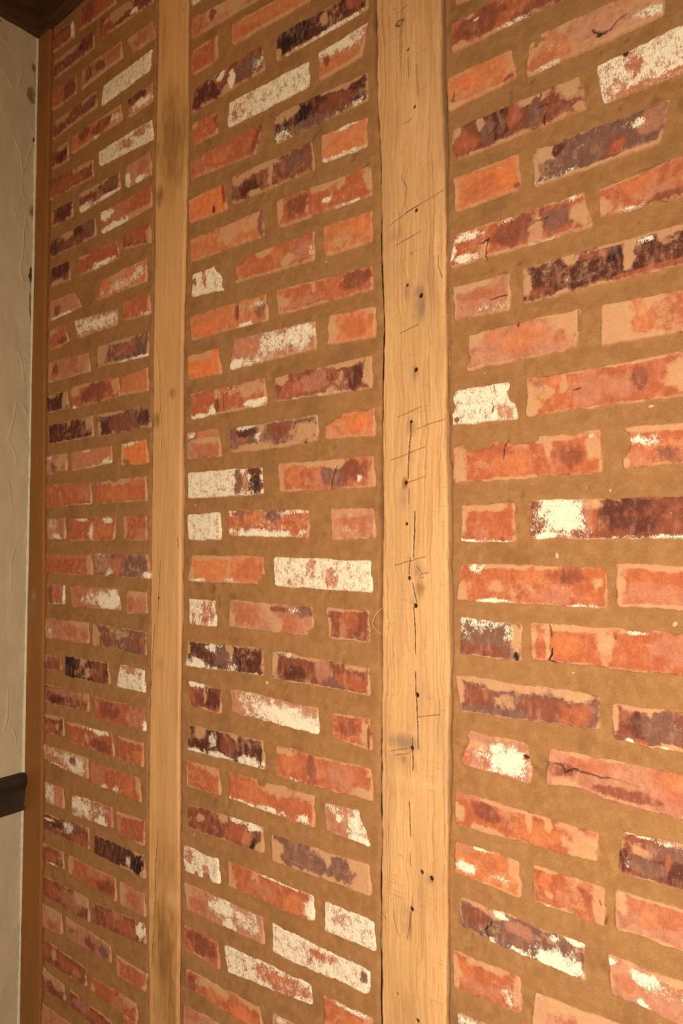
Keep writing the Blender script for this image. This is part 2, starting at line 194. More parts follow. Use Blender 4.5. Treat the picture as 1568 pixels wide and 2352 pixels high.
BRICKS_R = """
-370 4831 -107 4830 -109 4710 -365 4708 p o:.2,.8,.3,.3
-377 4656 -1 4665 7 4554 -380 4557 r b:.3,.5,.3,.4 t:.06,.9,.1,.3 w:.25,.35,.03,.06,.9 t:.2,.15,.05,.1 b:.8,.8,.2,.3 w:.6,.96,.2,.07,.7
-395 4488 -164 4482 -157 4384 -393 4370 o m:.12,.72,.09,.16 t:.1,.9,.12,.2 t:.95,.3,.06,.5,.8 b:.92,.92,.08,.15 O:.3,.4,.2,.2 t:.2,.1,.3,.15,.6
-117 4489 258 4476 256 4375 -130 4370 t p:.5,.5,.6,.6 o:.2,.6,.15,.35,1.2 r:.12,.75,.1,.2,1 w:.9,.75,.1,.2,.7 w:.2,.55,.1,.2,.35 o:.8,.1,.15,.2 w:.2,.95,.12,.1,.6 x:.57,.78,.03,.06
-377 4309 35 4315 51 4204 -375 4201 b x:.4,.45,.1,.5 d:.35,.4,.12,.5 t:.65,.1,.2,.2 t:.92,.25,.1,.4,.9 k:.3,.6,.06,.5 r:.12,.6,.1,.4 t:.25,.15,.04,.3 k:.66,.6,.05,.5 t:.96,.85,.06,.15 r:.5,.4,.06,.4 t:.05,.15,.06,.2
74 4316 398 4340 395 4205 89 4199 W r:.3,.3,.08,.4,.85 r:.15,.8,.15,.3,.5 r:.1,.3,.1,.3,.4 x:.25,.05,.03,.1 r:.5,.95,.5,.1,.8
-375 4153 -148 4152 -144 4041 -370 4034 o r:.5,.6,.4,.3 t:.05,.3,.07,.5 t:.5,.03,.6,.09 O:.8,.6,.2,.3 b:.97,.9,.06,.15
-113 4146 268 4147 240 4039 -110 4028 k t:.1,.2,.12,.25 p:.9,.3,.15,.4 w:.78,.3,.1,.14,.8 b:.65,.7,.1,.3 k:.5,.4,.12,.4 t:.03,.6,.04,.5 w:.2,.9,.2,.1,.5 d:.2,.25,.06,.15 t:.5,.97,.6,.06 r:.67,.75,.06,.2
-374 3969 43 3975 63 3865 -394 3860 r k:.8,.45,.15,.4 b:.5,.5,.25,.4 w:.12,.2,.14,.16,.8 w:.14,.85,.1,.15,.9 t:.95,.6,.07,.4 w:.45,.12,.1,.1,.6 t:.27,.7,.04,.4 w:.92,.1,.05,.1,.7 t:.65,.6,.05,.4 t:.4,.02,.5,.07 w:.7,.98,.15,.06,.7 w:.02,.6,.04,.3
73 3970 391 3997 389 3878 76 3883 r o:.35,.4,.2,.4 p:.45,.65,.2,.25 t:.05,.7,.09,.4 t:.1,.05,.3,.1 w:.3,.96,.15,.1,.6 b:.6,.9,.2,.15
-378 3803 -174 3805 -188 3684 -376 3689 p r:.55,.45,.4,.2 t:.25,.1,.4,.2 w:.7,.85,.3,.15,.45 t:.03,.5,.07,.5
-149 3806 342 3817 340 3702 -148 3692 d t:.03,.5,.04,.5 t:.3,.1,.06,.2 b:.42,.15,.12,.14 x:.55,.3,.05,.2 t:.62,.4,.04,.5 t:.62,.05,.3,.1 r:.75,.9,.3,.09 w:.7,.2,.06,.1,.7 r:.1,.8,.15,.2,.5 t:.82,.1,.08,.3 t:.24,.95,.06,.1
-327 3642 29 3649 10 3533 -333 3525 p o:.5,.4,.3,.4 t:.9,.25,.14,.5 t:.08,.2,.12,.3 r:.85,.6,.06,.2 t:.1,.7,.1,.3,.5 m:.0,.75,.04,.2
76 3648 366 3643 364 3526 74 3528 t r:.6,.5,.35,.42,2 r:.95,.5,.3,.5,1.5 o:.35,.5,.12,.4
-375 3472 -185 3474 -164 3356 -387 3359 W p:.85,.8,.2,.25,.7 m:.0,.5,.05,.2 t:.05,.9,.05,.08 k:.08,.85,.05,.1 m:1,.35,.07,.25
-141 3477 311 3483 308 3363 -140 3358 r k:.1,.25,.06,.15,.6 t:.04,.6,.08,.6 t:.25,.3,.04,.3 t:.15,.5,.06,.3,.8 p:.4,.5,.1,.4 t:.97,.5,.12,.6 p:.6,.5,.15,.3 b:.7,.4,.05,.3 t:.5,.03,.5,.08 t:.5,.99,.5,.06 t:.88,.4,.05,.4,.6 o:.2,.2,.05,.2
-385 3297 75 3306 77 3182 -380 3178 r m:.18,.08,.11,.15 m:.5,.03,.1,.13 t:.04,.5,.07,.6 t:.95,.3,.06,.4 b:.8,.5,.1,.4,.6 t:.68,.3,.03,.3 t:.65,.1,.2,.12 t:.2,.6,.1,.15,.5 o:.45,.6,.15,.3 t:.4,1,.5,.06 w:.95,.15,.03,.06,.6
125 3305 393 3306 391 3199 123 3187 r m:.03,.4,.07,.3 t:.3,.06,.5,.16 w:.22,.35,.2,.16,.7 p:.15,.75,.15,.25 k:.5,.7,.2,.3,.6 t:.05,.85,.07,.2
-353 3115 -174 3118 -173 2994 -359 2994 r t:.3,.08,.6,.15 w:.25,.95,.35,.07,.85 w:.7,.96,.25,.05,.6 t:.06,.4,.08,.5 b:.78,.9,.05,.06 p:.4,.8,.15,.2
-138 3122 328 3116 326 3001 -135 3003 b w:.2,.4,.17,.65,1.5 w:.12,.9,.1,.1 d:.6,.4,.2,.4 r:.4,.4,.03,.5 t:.38,.15,.08,.2 w:.8,.93,.2,.08,.8 w:.55,.96,.12,.06,.6 p:.37,.4,.03,.4 b:.9,.5,.3,.3
-354 2936 90 2934 82 2816 -377 2814 r t:.3,.06,.4,.1 w:.12,.15,.08,.15,.75 w:.28,.95,.14,.08,.95 t:.3,.6,.08,.2,.8 t:.04,.7,.06,.4 b:.75,.3,.15,.25,.7 p:.7,.7,.08,.25 w:.85,.95,.12,.06,.7 t:.93,.4,.05,.15,.7 o:.5,.3,.1,.2
104 2945 385 2939 383 2823 104 2821 r t:.3,.06,.5,.12 t:.05,.5,.06,.6 p:.5,.7,.5,.25 p:.9,.4,.3,.3 t:.4,.96,.5,.1
-361 2771 -157 2762 -160 2649 -365 2651 k w:.35,.1,.4,.22,.65 w:.8,.25,.1,.3,.55 t:.93,.3,.1,.5 b:.4,.8,.4,.2 x:.93,.85,.04,.15 w:.1,.35,.12,.3,.4 t:.5,.98,.5,.06
-138 2773 314 2774 312 2659 -134 2657 r t:.12,.5,.02,.6,.9 p:.5,.4,.1,.3 t:.48,.5,.08,.5,.8 t:.03,.4,.03,.5 t:.3,.1,.3,.12 w:.64,.1,.07,.06,.8 p:.9,.4,.2,.4 r:.93,.8,.1,.2 t:.35,.98,.4,.07 o:.25,.5,.1,.3
-382 2594 66 2593 60 2490 -358 2475 k t:.4,.12,.5,.2 t:.85,.15,.15,.25 b:.65,.6,.2,.35 t:.35,.55,.12,.25,.7 r:.85,.65,.12,.3 b:.15,.5,.15,.3 t:.02,.5,.05,.6 k:.45,.85,.12,.12 t:.6,.99,.5,.05
86 2579 378 2576 375 2468 91 2472 b t:.3,.05,.5,.14 d:.25,.45,.12,.35 t:.35,.3,.06,.2,.7 w:.15,.93,.06,.08,1 w:.35,.95,.04,.06 w:.45,.95,.04,.05 k:.45,.5,.2,.4 t:.02,.4,.06,.4 k:.8,.5,.2,.4 r:.25,.9,.1,.1 t:.5,.92,.1,.1
-332 2432 -137 2427 -134 2304 -368 2319 p w:.65,.6,.4,.4,1.2 w:.5,.3,.15,.2,.9 t:.15,.35,.22,.15,1.2 r:.1,.75,.1,.2,.9 r:.35,.75,.14,.15,.6 r:.5,.97,.4,.07,.8 x:.95,.35,.05,.06 m:.0,.35,.06,.2 p:.2,.1,.2,.12
-84 2428 341 2424 338 2300 -97 2317 p r:.3,.2,.2,.25 r:.85,.4,.3,.35 b:.1,.5,.08,.2 b:.5,.75,.2,.15 t:.12,.8,.1,.15,.8 o:.8,.2,.1,.2 t:.5,.02,.4,.05 w:.9,.9,.1,.05,.8 t:.2,.03,.1,.1 m:.2,.98,.12,.14
-384 2244 56 2228 48 2140 -383 2131 r o:.62,.6,.15,.35 b:.25,.4,.12,.25 t:.9,.6,.12,.5,1.2 t:.03,.6,.06,.4 t:.55,.35,.03,.4 t:.68,.2,.04,.3 t:.25,.9,.14,.14 t:.4,.08,.3,.1 t:.8,.15,.12,.2,.8 p:.1,.1,.1,.12
111 2249 371 2253 368 2135 97 2132 b w:.15,.04,.2,.07,.95 d:.05,.7,.12,.25 k:.5,.3,.3,.2 d:.5,.7,.3,.3 t:.2,.4,.15,.2,.7 r:.45,.5,.03,.2 w:.1,.7,.04,.15,.5 w:.4,.1,.15,.06,.6 k:.3,.7,.2,.2
-386 2093 -167 2092 -171 1977 -389 1987 o w:.2,.68,.2,.24,.95 t:.92,.2,.12,.5 w:.4,.05,.2,.07,.8 p:.2,.15,.2,.2 w:.7,.6,.2,.3,.4 t:.6,.98,.5,.07 r:.55,.3,.2,.3
-139 2094 68 2090 66 1979 -138 1981 r t:.25,.65,.08,.1,1 t:.93,.4,.12,.7,1.1 t:.15,.06,.3,.1 w:.25,.97,.2,.06,.8 o:.2,.4,.1,.3 p:.45,.6,.1,.2 b:.75,.3,.08,.2,.6 t:.5,.98,.4,.06
88 2094 367 2094 365 1984 87 1984 p r:.4,.35,.35,.3 o:.3,.5,.1,.2 t:.3,.03,.5,.08 t:.05,.3,.08,.4 p:.6,.7,.2,.2 t:.5,.98,.5,.08
-371 1929 14 1926 12 1817 -366 1821 k t:.2,.15,.2,.15,.8 w:.37,.12,.1,.14,1 w:.78,.75,.22,.3,1.1 w:.25,.95,.08,.2,.9 w:.93,.1,.07,.12 p:.5,.35,.15,.2 b:.15,.4,.1,.25 m:.1,.98,.16,.25 k:.45,.6,.15,.14 w:.5,.85,.12,.1,.7 w:.78,.2,.06,.12,.7 m:.62,1,.06,.1
65 1922 363 1915 361 1798 74 1813 p w:.32,.35,.14,.25,1 w:.05,.2,.04,.12 r:.15,.6,.1,.2 w:.5,.4,.3,.3,.35 r:.7,.2,.1,.1 t:.6,.1,.3,.1 w:.3,.85,.06,.08
-396 1764 -169 1768 -175 1655 -395 1644 r o:.2,.4,.15,.3 t:.06,.6,.09,.6 t:.45,.12,.4,.12,.8 w:.85,.55,.15,.3,.45 t:.95,.4,.07,.5 p:.4,.7,.3,.2 w:.45,.98,.3,.05,.6
-138 1743 187 1758 185 1654 -147 1634 t p:.3,.6,.25,.3,1.2 r:.35,.6,.15,.2,.9 w:.04,.1,.06,.12,.6
-382 1589 -194 1601 -195 1496 -383 1473 p w:.25,.15,.25,.14,.7
"""
CRACKS3 = """
1.1 -0.2661 1.6937 -0.2662 1.6755 -0.2695 1.6576 -0.2718 1.6213 -0.2719 1.6019
0.8 -0.2705 1.5849 -0.2714 1.5607
1.2 -0.2601 1.5483 -0.2602 1.5301
1.2 -0.2602 1.5300 -0.2610 1.5061 -0.2626 1.4726
0.9 -0.2690 1.4725 -0.2712 1.4461
1.3 -0.2642 1.4320 -0.2615 1.4167 -0.2567 1.4015
1.6 -0.2630 1.3928 -0.2604 1.3634 -0.2596 1.3198
1.6 -0.2594 1.2904 -0.2589 1.2515
1.7 -0.2582 1.2492 -0.2564 1.2051 -0.2555 1.1703
1.6 -0.2669 1.1846 -0.2661 1.1613 -0.2658 1.1334
1.3 -0.2730 1.0817 -0.2715 1.0298
0.6 -0.2691 2.3085 -0.2678 2.2735
0.5 -0.2532 2.2925 -0.2506 2.2346
0.5 -0.2833 2.1141 -0.2833 2.1065 -0.2717 2.0874 -0.2762 2.0675 -0.2851 2.0387
0.6 -0.2926 2.3957 -0.2672 2.4011
0.6 -0.2785 2.1978 -0.2609 2.2010
1 -0.2763 2.0449 -0.2517 2.0498
0.6 -0.2517 2.0498 -0.2044 2.0611
0.6 -0.3076 2.0340 -0.2763 2.0436
0.8 -0.2957 1.9963 -0.2455 2.0059
0.8 -0.2874 1.8450 -0.2514 1.8528
0.8 -0.2551 1.6823 -0.2044 1.6923
0.8 -0.2924 1.7052 -0.2472 1.7176
0.8 -0.3075 1.6336 -0.2399 1.6520
0.8 -0.2712 1.5958 -0.2402 1.6031
0.6 -0.2993 1.4599 -0.2410 1.4753
0.6 -0.3078 1.1570 -0.2776 1.1662
0.6 -0.2991 1.1515 -0.2734 1.1588
0.6 -0.2563 1.2202 -0.2156 1.2301
0.7 -0.2727 1.0027 -0.2714 0.9822
0.8 -0.3044 0.9046 -0.3002 0.8792 -0.2931 0.8665
0.6 -0.2689 0.9346 -0.2719 0.8980 -0.2776 0.8673
0.7 -0.2564 1.4585 -0.2481 1.4480 -0.2523 1.4431
0.7 -0.2481 1.4480 -0.2343 1.4496
0.7 -0.2523 1.4408 -0.2440 1.4422
1 -0.2942 2.3756 -0.2896 2.3812 -0.2777 2.3786
1 -0.2942 2.3756 -0.2851 2.3713 -0.2769 2.3782
0.8 -0.2146 1.9572 -0.2134 1.9388 -0.2068 1.9191
1 -0.3256 0.8918 -0.3190 0.8833
"""
NAILS3 = """
-0.2691 2.3225 3.2
-0.2565 2.2188 3.4
-0.2546 2.0433 4
-0.2647 1.9733 1.6
-0.2722 1.9226 3.4
-0.2461 1.8993 5
-0.2567 1.7789 4.5
-0.2661 1.6946 3.6
-0.2762 1.5955 4
-0.2755 1.5279 3.4
-0.2710 1.4401 3.8
-0.2595 1.3960 4.6
-0.2568 1.2544 4.5
-0.2674 1.1687 4.2
-0.2690 0.9162 4
-0.2501 0.9793 4
-0.2326 0.9749 4.6
-0.2963 0.7751 2.4
-0.2589 0.7489 3.8
"""
STAIN3 = """
g -0.2470 1.8799 0.0126 0.0268 0.8
g -0.2711 1.9149 0.0058 0.0173 0.7
g -0.2496 1.9050 0.0126 0.0110 0.8
g -0.2912 2.0127 0.0162 0.0164 0.5
g -0.2589 1.7732 0.0071 0.0134 0.6
g -0.2650 1.6827 0.0099 0.0158 0.6
g -0.2681 1.6332 0.0128 0.0218 0.35
g -0.2770 1.5731 0.0185 0.0194 0.45
b -0.2769 1.5955 0.0057 0.0109 0.9
g -0.2522 1.4538 0.0193 0.0142 0.55
b -0.2496 1.4231 0.0096 0.0177 0.8
g -0.2637 1.4047 0.0084 0.0119 0.5
g -0.2505 1.2646 0.0137 0.0233 0.4
g -0.2761 1.1735 0.0320 0.0141 0.75
g -0.2763 1.1430 0.0454 0.0211 0.45
w -0.2405 1.1156 0.0227 0.0069 0.6
b -0.2805 1.1468 0.0057 0.0082 0.7
g -0.2760 1.2018 0.0251 0.0118 0.3
b -0.2921 1.0925 0.0352 0.0177 0.3
g -0.2858 0.9107 0.0154 0.0174 0.45
g -0.2859 0.8875 0.0140 0.0231 0.4
b -0.2719 0.8923 0.0035 0.0287 0.7
b -0.2781 0.7584 0.0125 0.0285 0.35
r -0.2177 1.8977 0.0081 0.0300 0.5
g -0.2333 0.9730 0.0080 0.0090 0.6
b -0.2866 2.3746 0.0134 0.0077 0.5
b -0.3035 1.9047 0.0178 0.0252 0.3
r -0.2368 1.0594 0.0265 0.0342 0.2
b -0.3170 2.4065 0.0123 0.0394 0.25
b -0.2441 1.4257 0.0055 0.0059 0.7
"""
CRACKS2 = """
1.6 -0.8658 1.5066 -0.8641 1.4945 -0.8616 1.4854
1 -0.9252 1.4550 -0.9290 1.3813 -0.9311 1.3444
1 -0.9425 1.3117 -0.9467 1.2573 -0.9519 1.1710
1.3 -0.9204 0.8726 -0.9288 0.7992 -0.9277 0.7403 -0.9383 0.5717
0.7 -0.9485 1.9533 -0.9329 1.8796 -0.9293 1.7910
0.7 -0.9232 1.7903 -0.9232 1.6780
"""
NAILS2 = """
-0.8633 2.6915 2.6
-0.9085 1.9743 3
-0.9296 1.3744 4
"""
STAIN2 = """
s -0.8960 2.4044 0.0546 0.1079 0.75
b -0.9382 2.2826 0.0123 0.0234 0.8
s -0.9285 2.6516 0.0164 0.0925 0.4
b -0.8844 1.8251 0.0116 0.0148 0.7
b -0.9451 1.7727 0.0162 0.0177 0.7
g -0.9152 1.2314 0.0272 0.0217 0.4
s -0.8879 0.7876 0.0410 0.0809 0.5
s -0.8927 0.6235 0.0446 0.1371 0.8
s -0.8720 0.5169 0.0401 0.0789 0.7
w -0.9449 0.7088 0.0138 0.0142 0.5
w -0.8646 0.7438 0.0147 0.0160 0.5
s -0.9888 2.0960 0.1218 0.0785 0.2
"""
STAIN1 = """
g -1.4777 1.3216 0.0354 0.0388 0.8
b -1.4738 2.8411 0.0245 0.0195 0.6
b -1.4606 2.4742 0.0121 0.0381 0.6
w -1.4702 1.3580 0.0089 0.0120 0.5
b -1.4377 0.2699 0.0336 0.0553 0.4
"""
BRICK_CRACKS = """
2.4 0.0335 2.2114 0.0377 2.2053 0.0484 2.1997 0.0589 2.1992 0.0632 2.2038 0.0705 2.2091
1 0.0705 2.2091 0.0798 2.2111
4 0.0484 2.2002 0.0536 2.1968
1.4 -0.0424 2.1587 -0.0407 2.1497 -0.0421 2.1444
1.4 -0.0452 2.1320 -0.0357 2.1323 -0.0286 2.1311
2 -0.0334 2.1209 -0.0372 2.1083 -0.0360 2.1032
1 -0.1217 2.1216 -0.1112 2.1274
1 -0.1139 2.1186 -0.1127 2.1108
1.5 -0.1352 1.9549 -0.1260 1.9597 -0.1301 1.9437 -0.1307 1.9292
1.4 -0.1379 1.9557 -0.1247 1.9606
1.5 -0.0516 1.9669 -0.0402 1.9647 -0.0320 1.9669
1.3 -0.1256 1.8647 -0.1101 1.8660 -0.0962 1.8665
2 -0.0805 1.8217 -0.0794 1.8144
2.5 0.0090 1.8214 0.0086 1.7926
3 -0.0381 1.3820 -0.0364 1.3734 -0.0369 1.3667
3.5 -0.0349 1.3493 -0.0357 1.3405 -0.0404 1.3334 -0.0302 1.3301
2 0.0506 1.3784 0.0515 1.3702
1.6 -0.0479 1.1911 -0.0232 1.1917 -0.0178 1.1821 -0.0057 1.1889 0.0050 1.1868 0.0156 1.1869 0.0301 1.1848 0.0424 1.1874
0.8 0.0424 1.1874 0.0604 1.1862 0.0779 1.1829
2.5 -0.1374 0.9356 -0.1406 0.9277 -0.1363 0.9213
1.5 -0.1311 0.9434 -0.1336 0.9369
1.6 0.0255 1.0238 0.0265 1.0180
1.6 0.0344 1.0064 0.0312 0.9931
1.3 -0.4206 1.6346 -0.4285 1.6191 -0.4332 1.6057 -0.4355 1.5910
1.6 -0.6787 1.9814 -0.6793 1.9587
1.3 -0.6544 1.9704 -0.6574 1.9570
1.8 -0.5213 1.7223 -0.5248 1.7096
1.5 -0.8048 1.7354 -0.8046 1.7205 -0.8320 1.7141
1.6 -0.7396 1.8040 -0.7350 1.7745
1.2 -0.7204 1.8014 -0.7188 1.7725
2.2 -1.4084 0.9266 -1.3642 0.9241 -1.3274 0.9205
1.5 -0.1051 1.6220 -0.1029 1.6406 -0.0973 1.6483
1.4 -0.1222 1.6934 -0.1200 1.7020
1.2 0.0008 1.7099 0.0096 1.7120
"""
RIDGES = """
2 -0.1089 2.8648 -0.0907 2.8568 -0.0723 2.8457
2 -0.0452 2.8041 -0.0524 2.7748 -0.0580 2.7497
2 -0.0674 2.6070 -0.0450 2.5642 -0.0407 2.5033
2 -0.0205 2.5943 -0.0321 2.5448 -0.0422 2.5027
2.5 -0.0435 2.4896 -0.0398 2.4598 -0.0270 2.4461
2 -0.1071 2.7821 -0.0889 2.7674 -0.0732 2.7416
2 -0.0263 2.4087 -0.0329 2.3498 -0.0360 2.2701
2 -0.0406 2.2686 -0.0383 2.2321 -0.0318 2.2155
2.5 -0.0464 2.0234 -0.0303 1.9869 -0.0263 1.9446
2 -0.0281 1.8767 -0.0087 1.8397
2 -0.0435 1.8834 -0.0515 1.8275 -0.0680 1.7591
2 -0.0622 1.7688 -0.0467 1.7403 -0.0398 1.7016
2 -0.0615 1.6608 -0.0563 1.6252 -0.0495 1.5866
2 -0.0356 1.4962 -0.0496 1.4455 -0.0481 1.3711
2 -0.0515 1.1060 -0.0515 1.0328 -0.0609 0.9911
2 -0.0467 1.0173 -0.0312 0.9847 -0.0246 0.9538
3 -0.0617 2.4013 -0.0537 2.3826
2 -0.0266 2.7410 -0.0037 2.7175
2 -0.0267 2.6677 -0.0088 2.6477
"""
CHIPS = """
x -0.0016 2.8574 0.0026 0.0192 1
x -0.0068 2.7931 0.0032 0.0191 1
g -0.0172 2.7491 0.0127 0.0222 1
x -0.0084 2.6249 0.0045 0.0064 1
x -0.0033 2.4476 0.0045 0.0056 1
x -0.0023 2.4814 0.0038 0.0031 1
x -0.0097 2.2410 0.0031 0.0219 1
x -0.0083 2.1349 0.0022 0.0078 1
g -0.0076 2.4222 0.0064 0.0158 1
g -0.0124 2.8288 0.0080 0.0128 0.8
x -0.1098 2.9092 0.0059 0.0024 1
x -0.0119 2.2372 0.0044 0.0063 1
g -0.0092 2.1534 0.0031 0.0374 0.8
g -0.0038 1.3565 0.0038 0.0090 0.8
g -0.0298 2.3509 0.0037 0.0621 0.4
g 0.0068 0.3396 0.0024 0.0176 0.7
"""

# ---------------------------------------------------------------- helpers
def tag(o, label=None, cat=None, group=None, kind=None):
    if label: o['label'] = label
    if cat: o['category'] = cat
    if group: o['group'] = group
    if kind: o['kind'] = kind
    return o

def empty(name, loc=(0, 0, 0)):
    o = bpy.data.objects.new(name, None); o.empty_display_size = 0.05
    col.objects.link(o); o.location = loc
    return o

def mesh_obj(name, co, faces, mat, parent=None, attrs=None, smooth=True, origin=None):
    """co (N,3), faces (M,4) numpy arrays; attrs: {name: (N,) or (N,3)}"""
    co = np.asarray(co, dtype=np.float32); faces = np.asarray(faces, dtype=np.int32)
    if origin is None: origin = np.zeros(3, np.float32)
    origin = np.asarray(origin, dtype=np.float32)
    me = bpy.data.meshes.new(name)
    k = faces.shape[1]
    me.vertices.add(len(co)); me.vertices.foreach_set('co', (co - origin).ravel())
    me.loops.add(faces.size); me.loops.foreach_set('vertex_index', faces.ravel())
    me.polygons.add(len(faces))
    me.polygons.foreach_set('loop_start', np.arange(len(faces), dtype=np.int32)*k)
    me.update(calc_edges=True)
    me.validate()
    me.polygons.foreach_set('use_smooth', np.full(len(me.polygons), smooth))
    if attrs:
        for n, a in attrs.items():
            a = np.asarray(a, dtype=np.float32)
            if a.ndim == 1:
                at = me.attributes.new(n, 'FLOAT', 'POINT'); at.data.foreach_set('value', a)
            else:
                at = me.attributes.new(n, 'FLOAT_COLOR', 'POINT')
                at.data.foreach_set('color', np.concatenate([a, np.ones((len(a), 1), np.float32)], 1).ravel())
    o = bpy.data.objects.new(name, me); col.objects.link(o)
    o.location = origin.tolist()
    if mat: me.materials.append(mat)
    if parent:
        o.parent = parent
        o.location = (Vector(origin.tolist()) - parent.location)
    return o

def hash2(ix, iy, seed):
    h = (ix.astype(np.int64)*374761393 + iy.astype(np.int64)*668265263 + seed*974634777) & 0xffffffff
    h = ((h ^ (h >> 13))*1274126177) & 0xffffffff
    h = (h ^ (h >> 16)) & 0xffffff
    return h/float(0xffffff)

def vnoise(x, y, seed=0):
    x0 = np.floor(x); y0 = np.floor(y); fx = x-x0; fy = y-y0
    fx = fx*fx*(3-2*fx); fy = fy*fy*(3-2*fy)
    a = hash2(x0, y0, seed); b = hash2(x0+1, y0, seed); c = hash2(x0, y0+1, seed); d = hash2(x0+1, y0+1, seed)
    return (a*(1-fx)+b*fx)*(1-fy)+(c*(1-fx)+d*fx)*fy

def fbm(x, z, freq, octaves=4, seed=0, fz=None):
    """-1..1"""
    fz = freq if fz is None else fz
    s = 0; a = 1; t = 0
    for i in range(octaves):
        s = s + a*(vnoise(x*freq*2**i+17.3*i, z*fz*2**i+9.1*i, seed+i)*2-1); t += a; a *= 0.55
    return s/t

def sstep(a, b, x):
    t = np.clip((x-a)/(b-a), 0, 1); return t*t*(3-2*t)

def grid_faces(nx, nz):
    i = np.arange((nx-1)*(nz-1)); r = i//(nx-1); c = i % (nx-1)
    a = r*nx+c
    return np.stack([a, a+1, a+nx+1, a+nx], 1)

# ---------------------------------------------------------------- materials
def new_mat(name):
    m = bpy.data.materials.new(name); m.use_nodes = True
    nt = m.node_tree; b = nt.nodes['Principled BSDF']
    return m, nt, b
class NB:
    def __init__(s, nt): s.nt = nt
    def n(s, t, **kw):
        nd = s.nt.nodes.new(t)
        for k, v in kw.items():
            if k in nd.inputs: nd.inputs[k].default_value = v
            else: setattr(nd, k, v)
        return nd
    def l(s, a, b): s.nt.links.new(a, b)
    def math(s, op, a, b=None, c=None, clamp=False):
        nd = s.nt.nodes.new('ShaderNodeMath'); nd.operation = op; nd.use_clamp = clamp
        for i, v in enumerate((a, b, c)):
            if v is None: continue
            if isinstance(v, (int, float)): nd.inputs[i].default_value = v
            else: s.l(v, nd.inputs[i])
        return nd.outputs[0]
    def mix(s, f, a, b, mode='MIX'):
        nd = s.nt.nodes.new('ShaderNodeMix'); nd.data_type = 'RGBA'; nd.blend_type = mode
        for sock, v in ((nd.inputs[0], f), (nd.inputs[6], a), (nd.inputs[7], b)):
            if isinstance(v, (int, float)): sock.default_value = v
            elif isinstance(v, tuple): sock.default_value = (*v, 1)
            else: s.l(v, sock)
        return nd.outputs[2]
    def step(s, a, b, x):
        nd = s.nt.nodes.new('ShaderNodeMapRange'); nd.interpolation_type = 'SMOOTHSTEP'
        nd.inputs['From Min'].default_value = a; nd.inputs['From Max'].default_value = b
        s.l(x, nd.inputs['Value']); return nd.outputs[0]
    def noise(s, scale, detail=4, rough=0.55, vec=None, dist=0.0):
        nd = s.nt.nodes.new('ShaderNodeTexNoise')
        nd.inputs['Scale'].default_value = scale; nd.inputs['Detail'].default_value = detail
        nd.inputs['Roughness'].default_value = rough; nd.inputs['Distortion'].default_value = dist
        if vec is not None: s.l(vec, nd.inputs['Vector'])
        return nd.outputs['Fac']
    def pos(s, scale=None, rot=None):
        g = s.nt.nodes.new('ShaderNodeNewGeometry').outputs['Position']
        if scale is None and rot is None: return g
        m = s.nt.nodes.new('ShaderNodeMapping')
        if scale: m.inputs['Scale'].default_value = scale
        if rot: m.inputs['Rotation'].default_value = rot
        s.l(g, m.inputs['Vector']); return m.outputs[0]
    def attr(s, name):
        nd = s.nt.nodes.new('ShaderNodeAttribute'); nd.attribute_name = name; return nd

def bump(nb, b, h, strength, dist=0.001):
    bp = nb.n('ShaderNodeBump'); bp.inputs['Strength'].default_value = strength; bp.inputs['Distance'].default_value = dist
    nb.l(h, bp.inputs['Height']); nb.l(bp.outputs[0], b.inputs['Normal'])

MORTAR = (0.47, 0.245, 0.108)
HAZE = (0.60, 0.36, 0.18)
WHITE = (0.90, 0.81, 0.64)

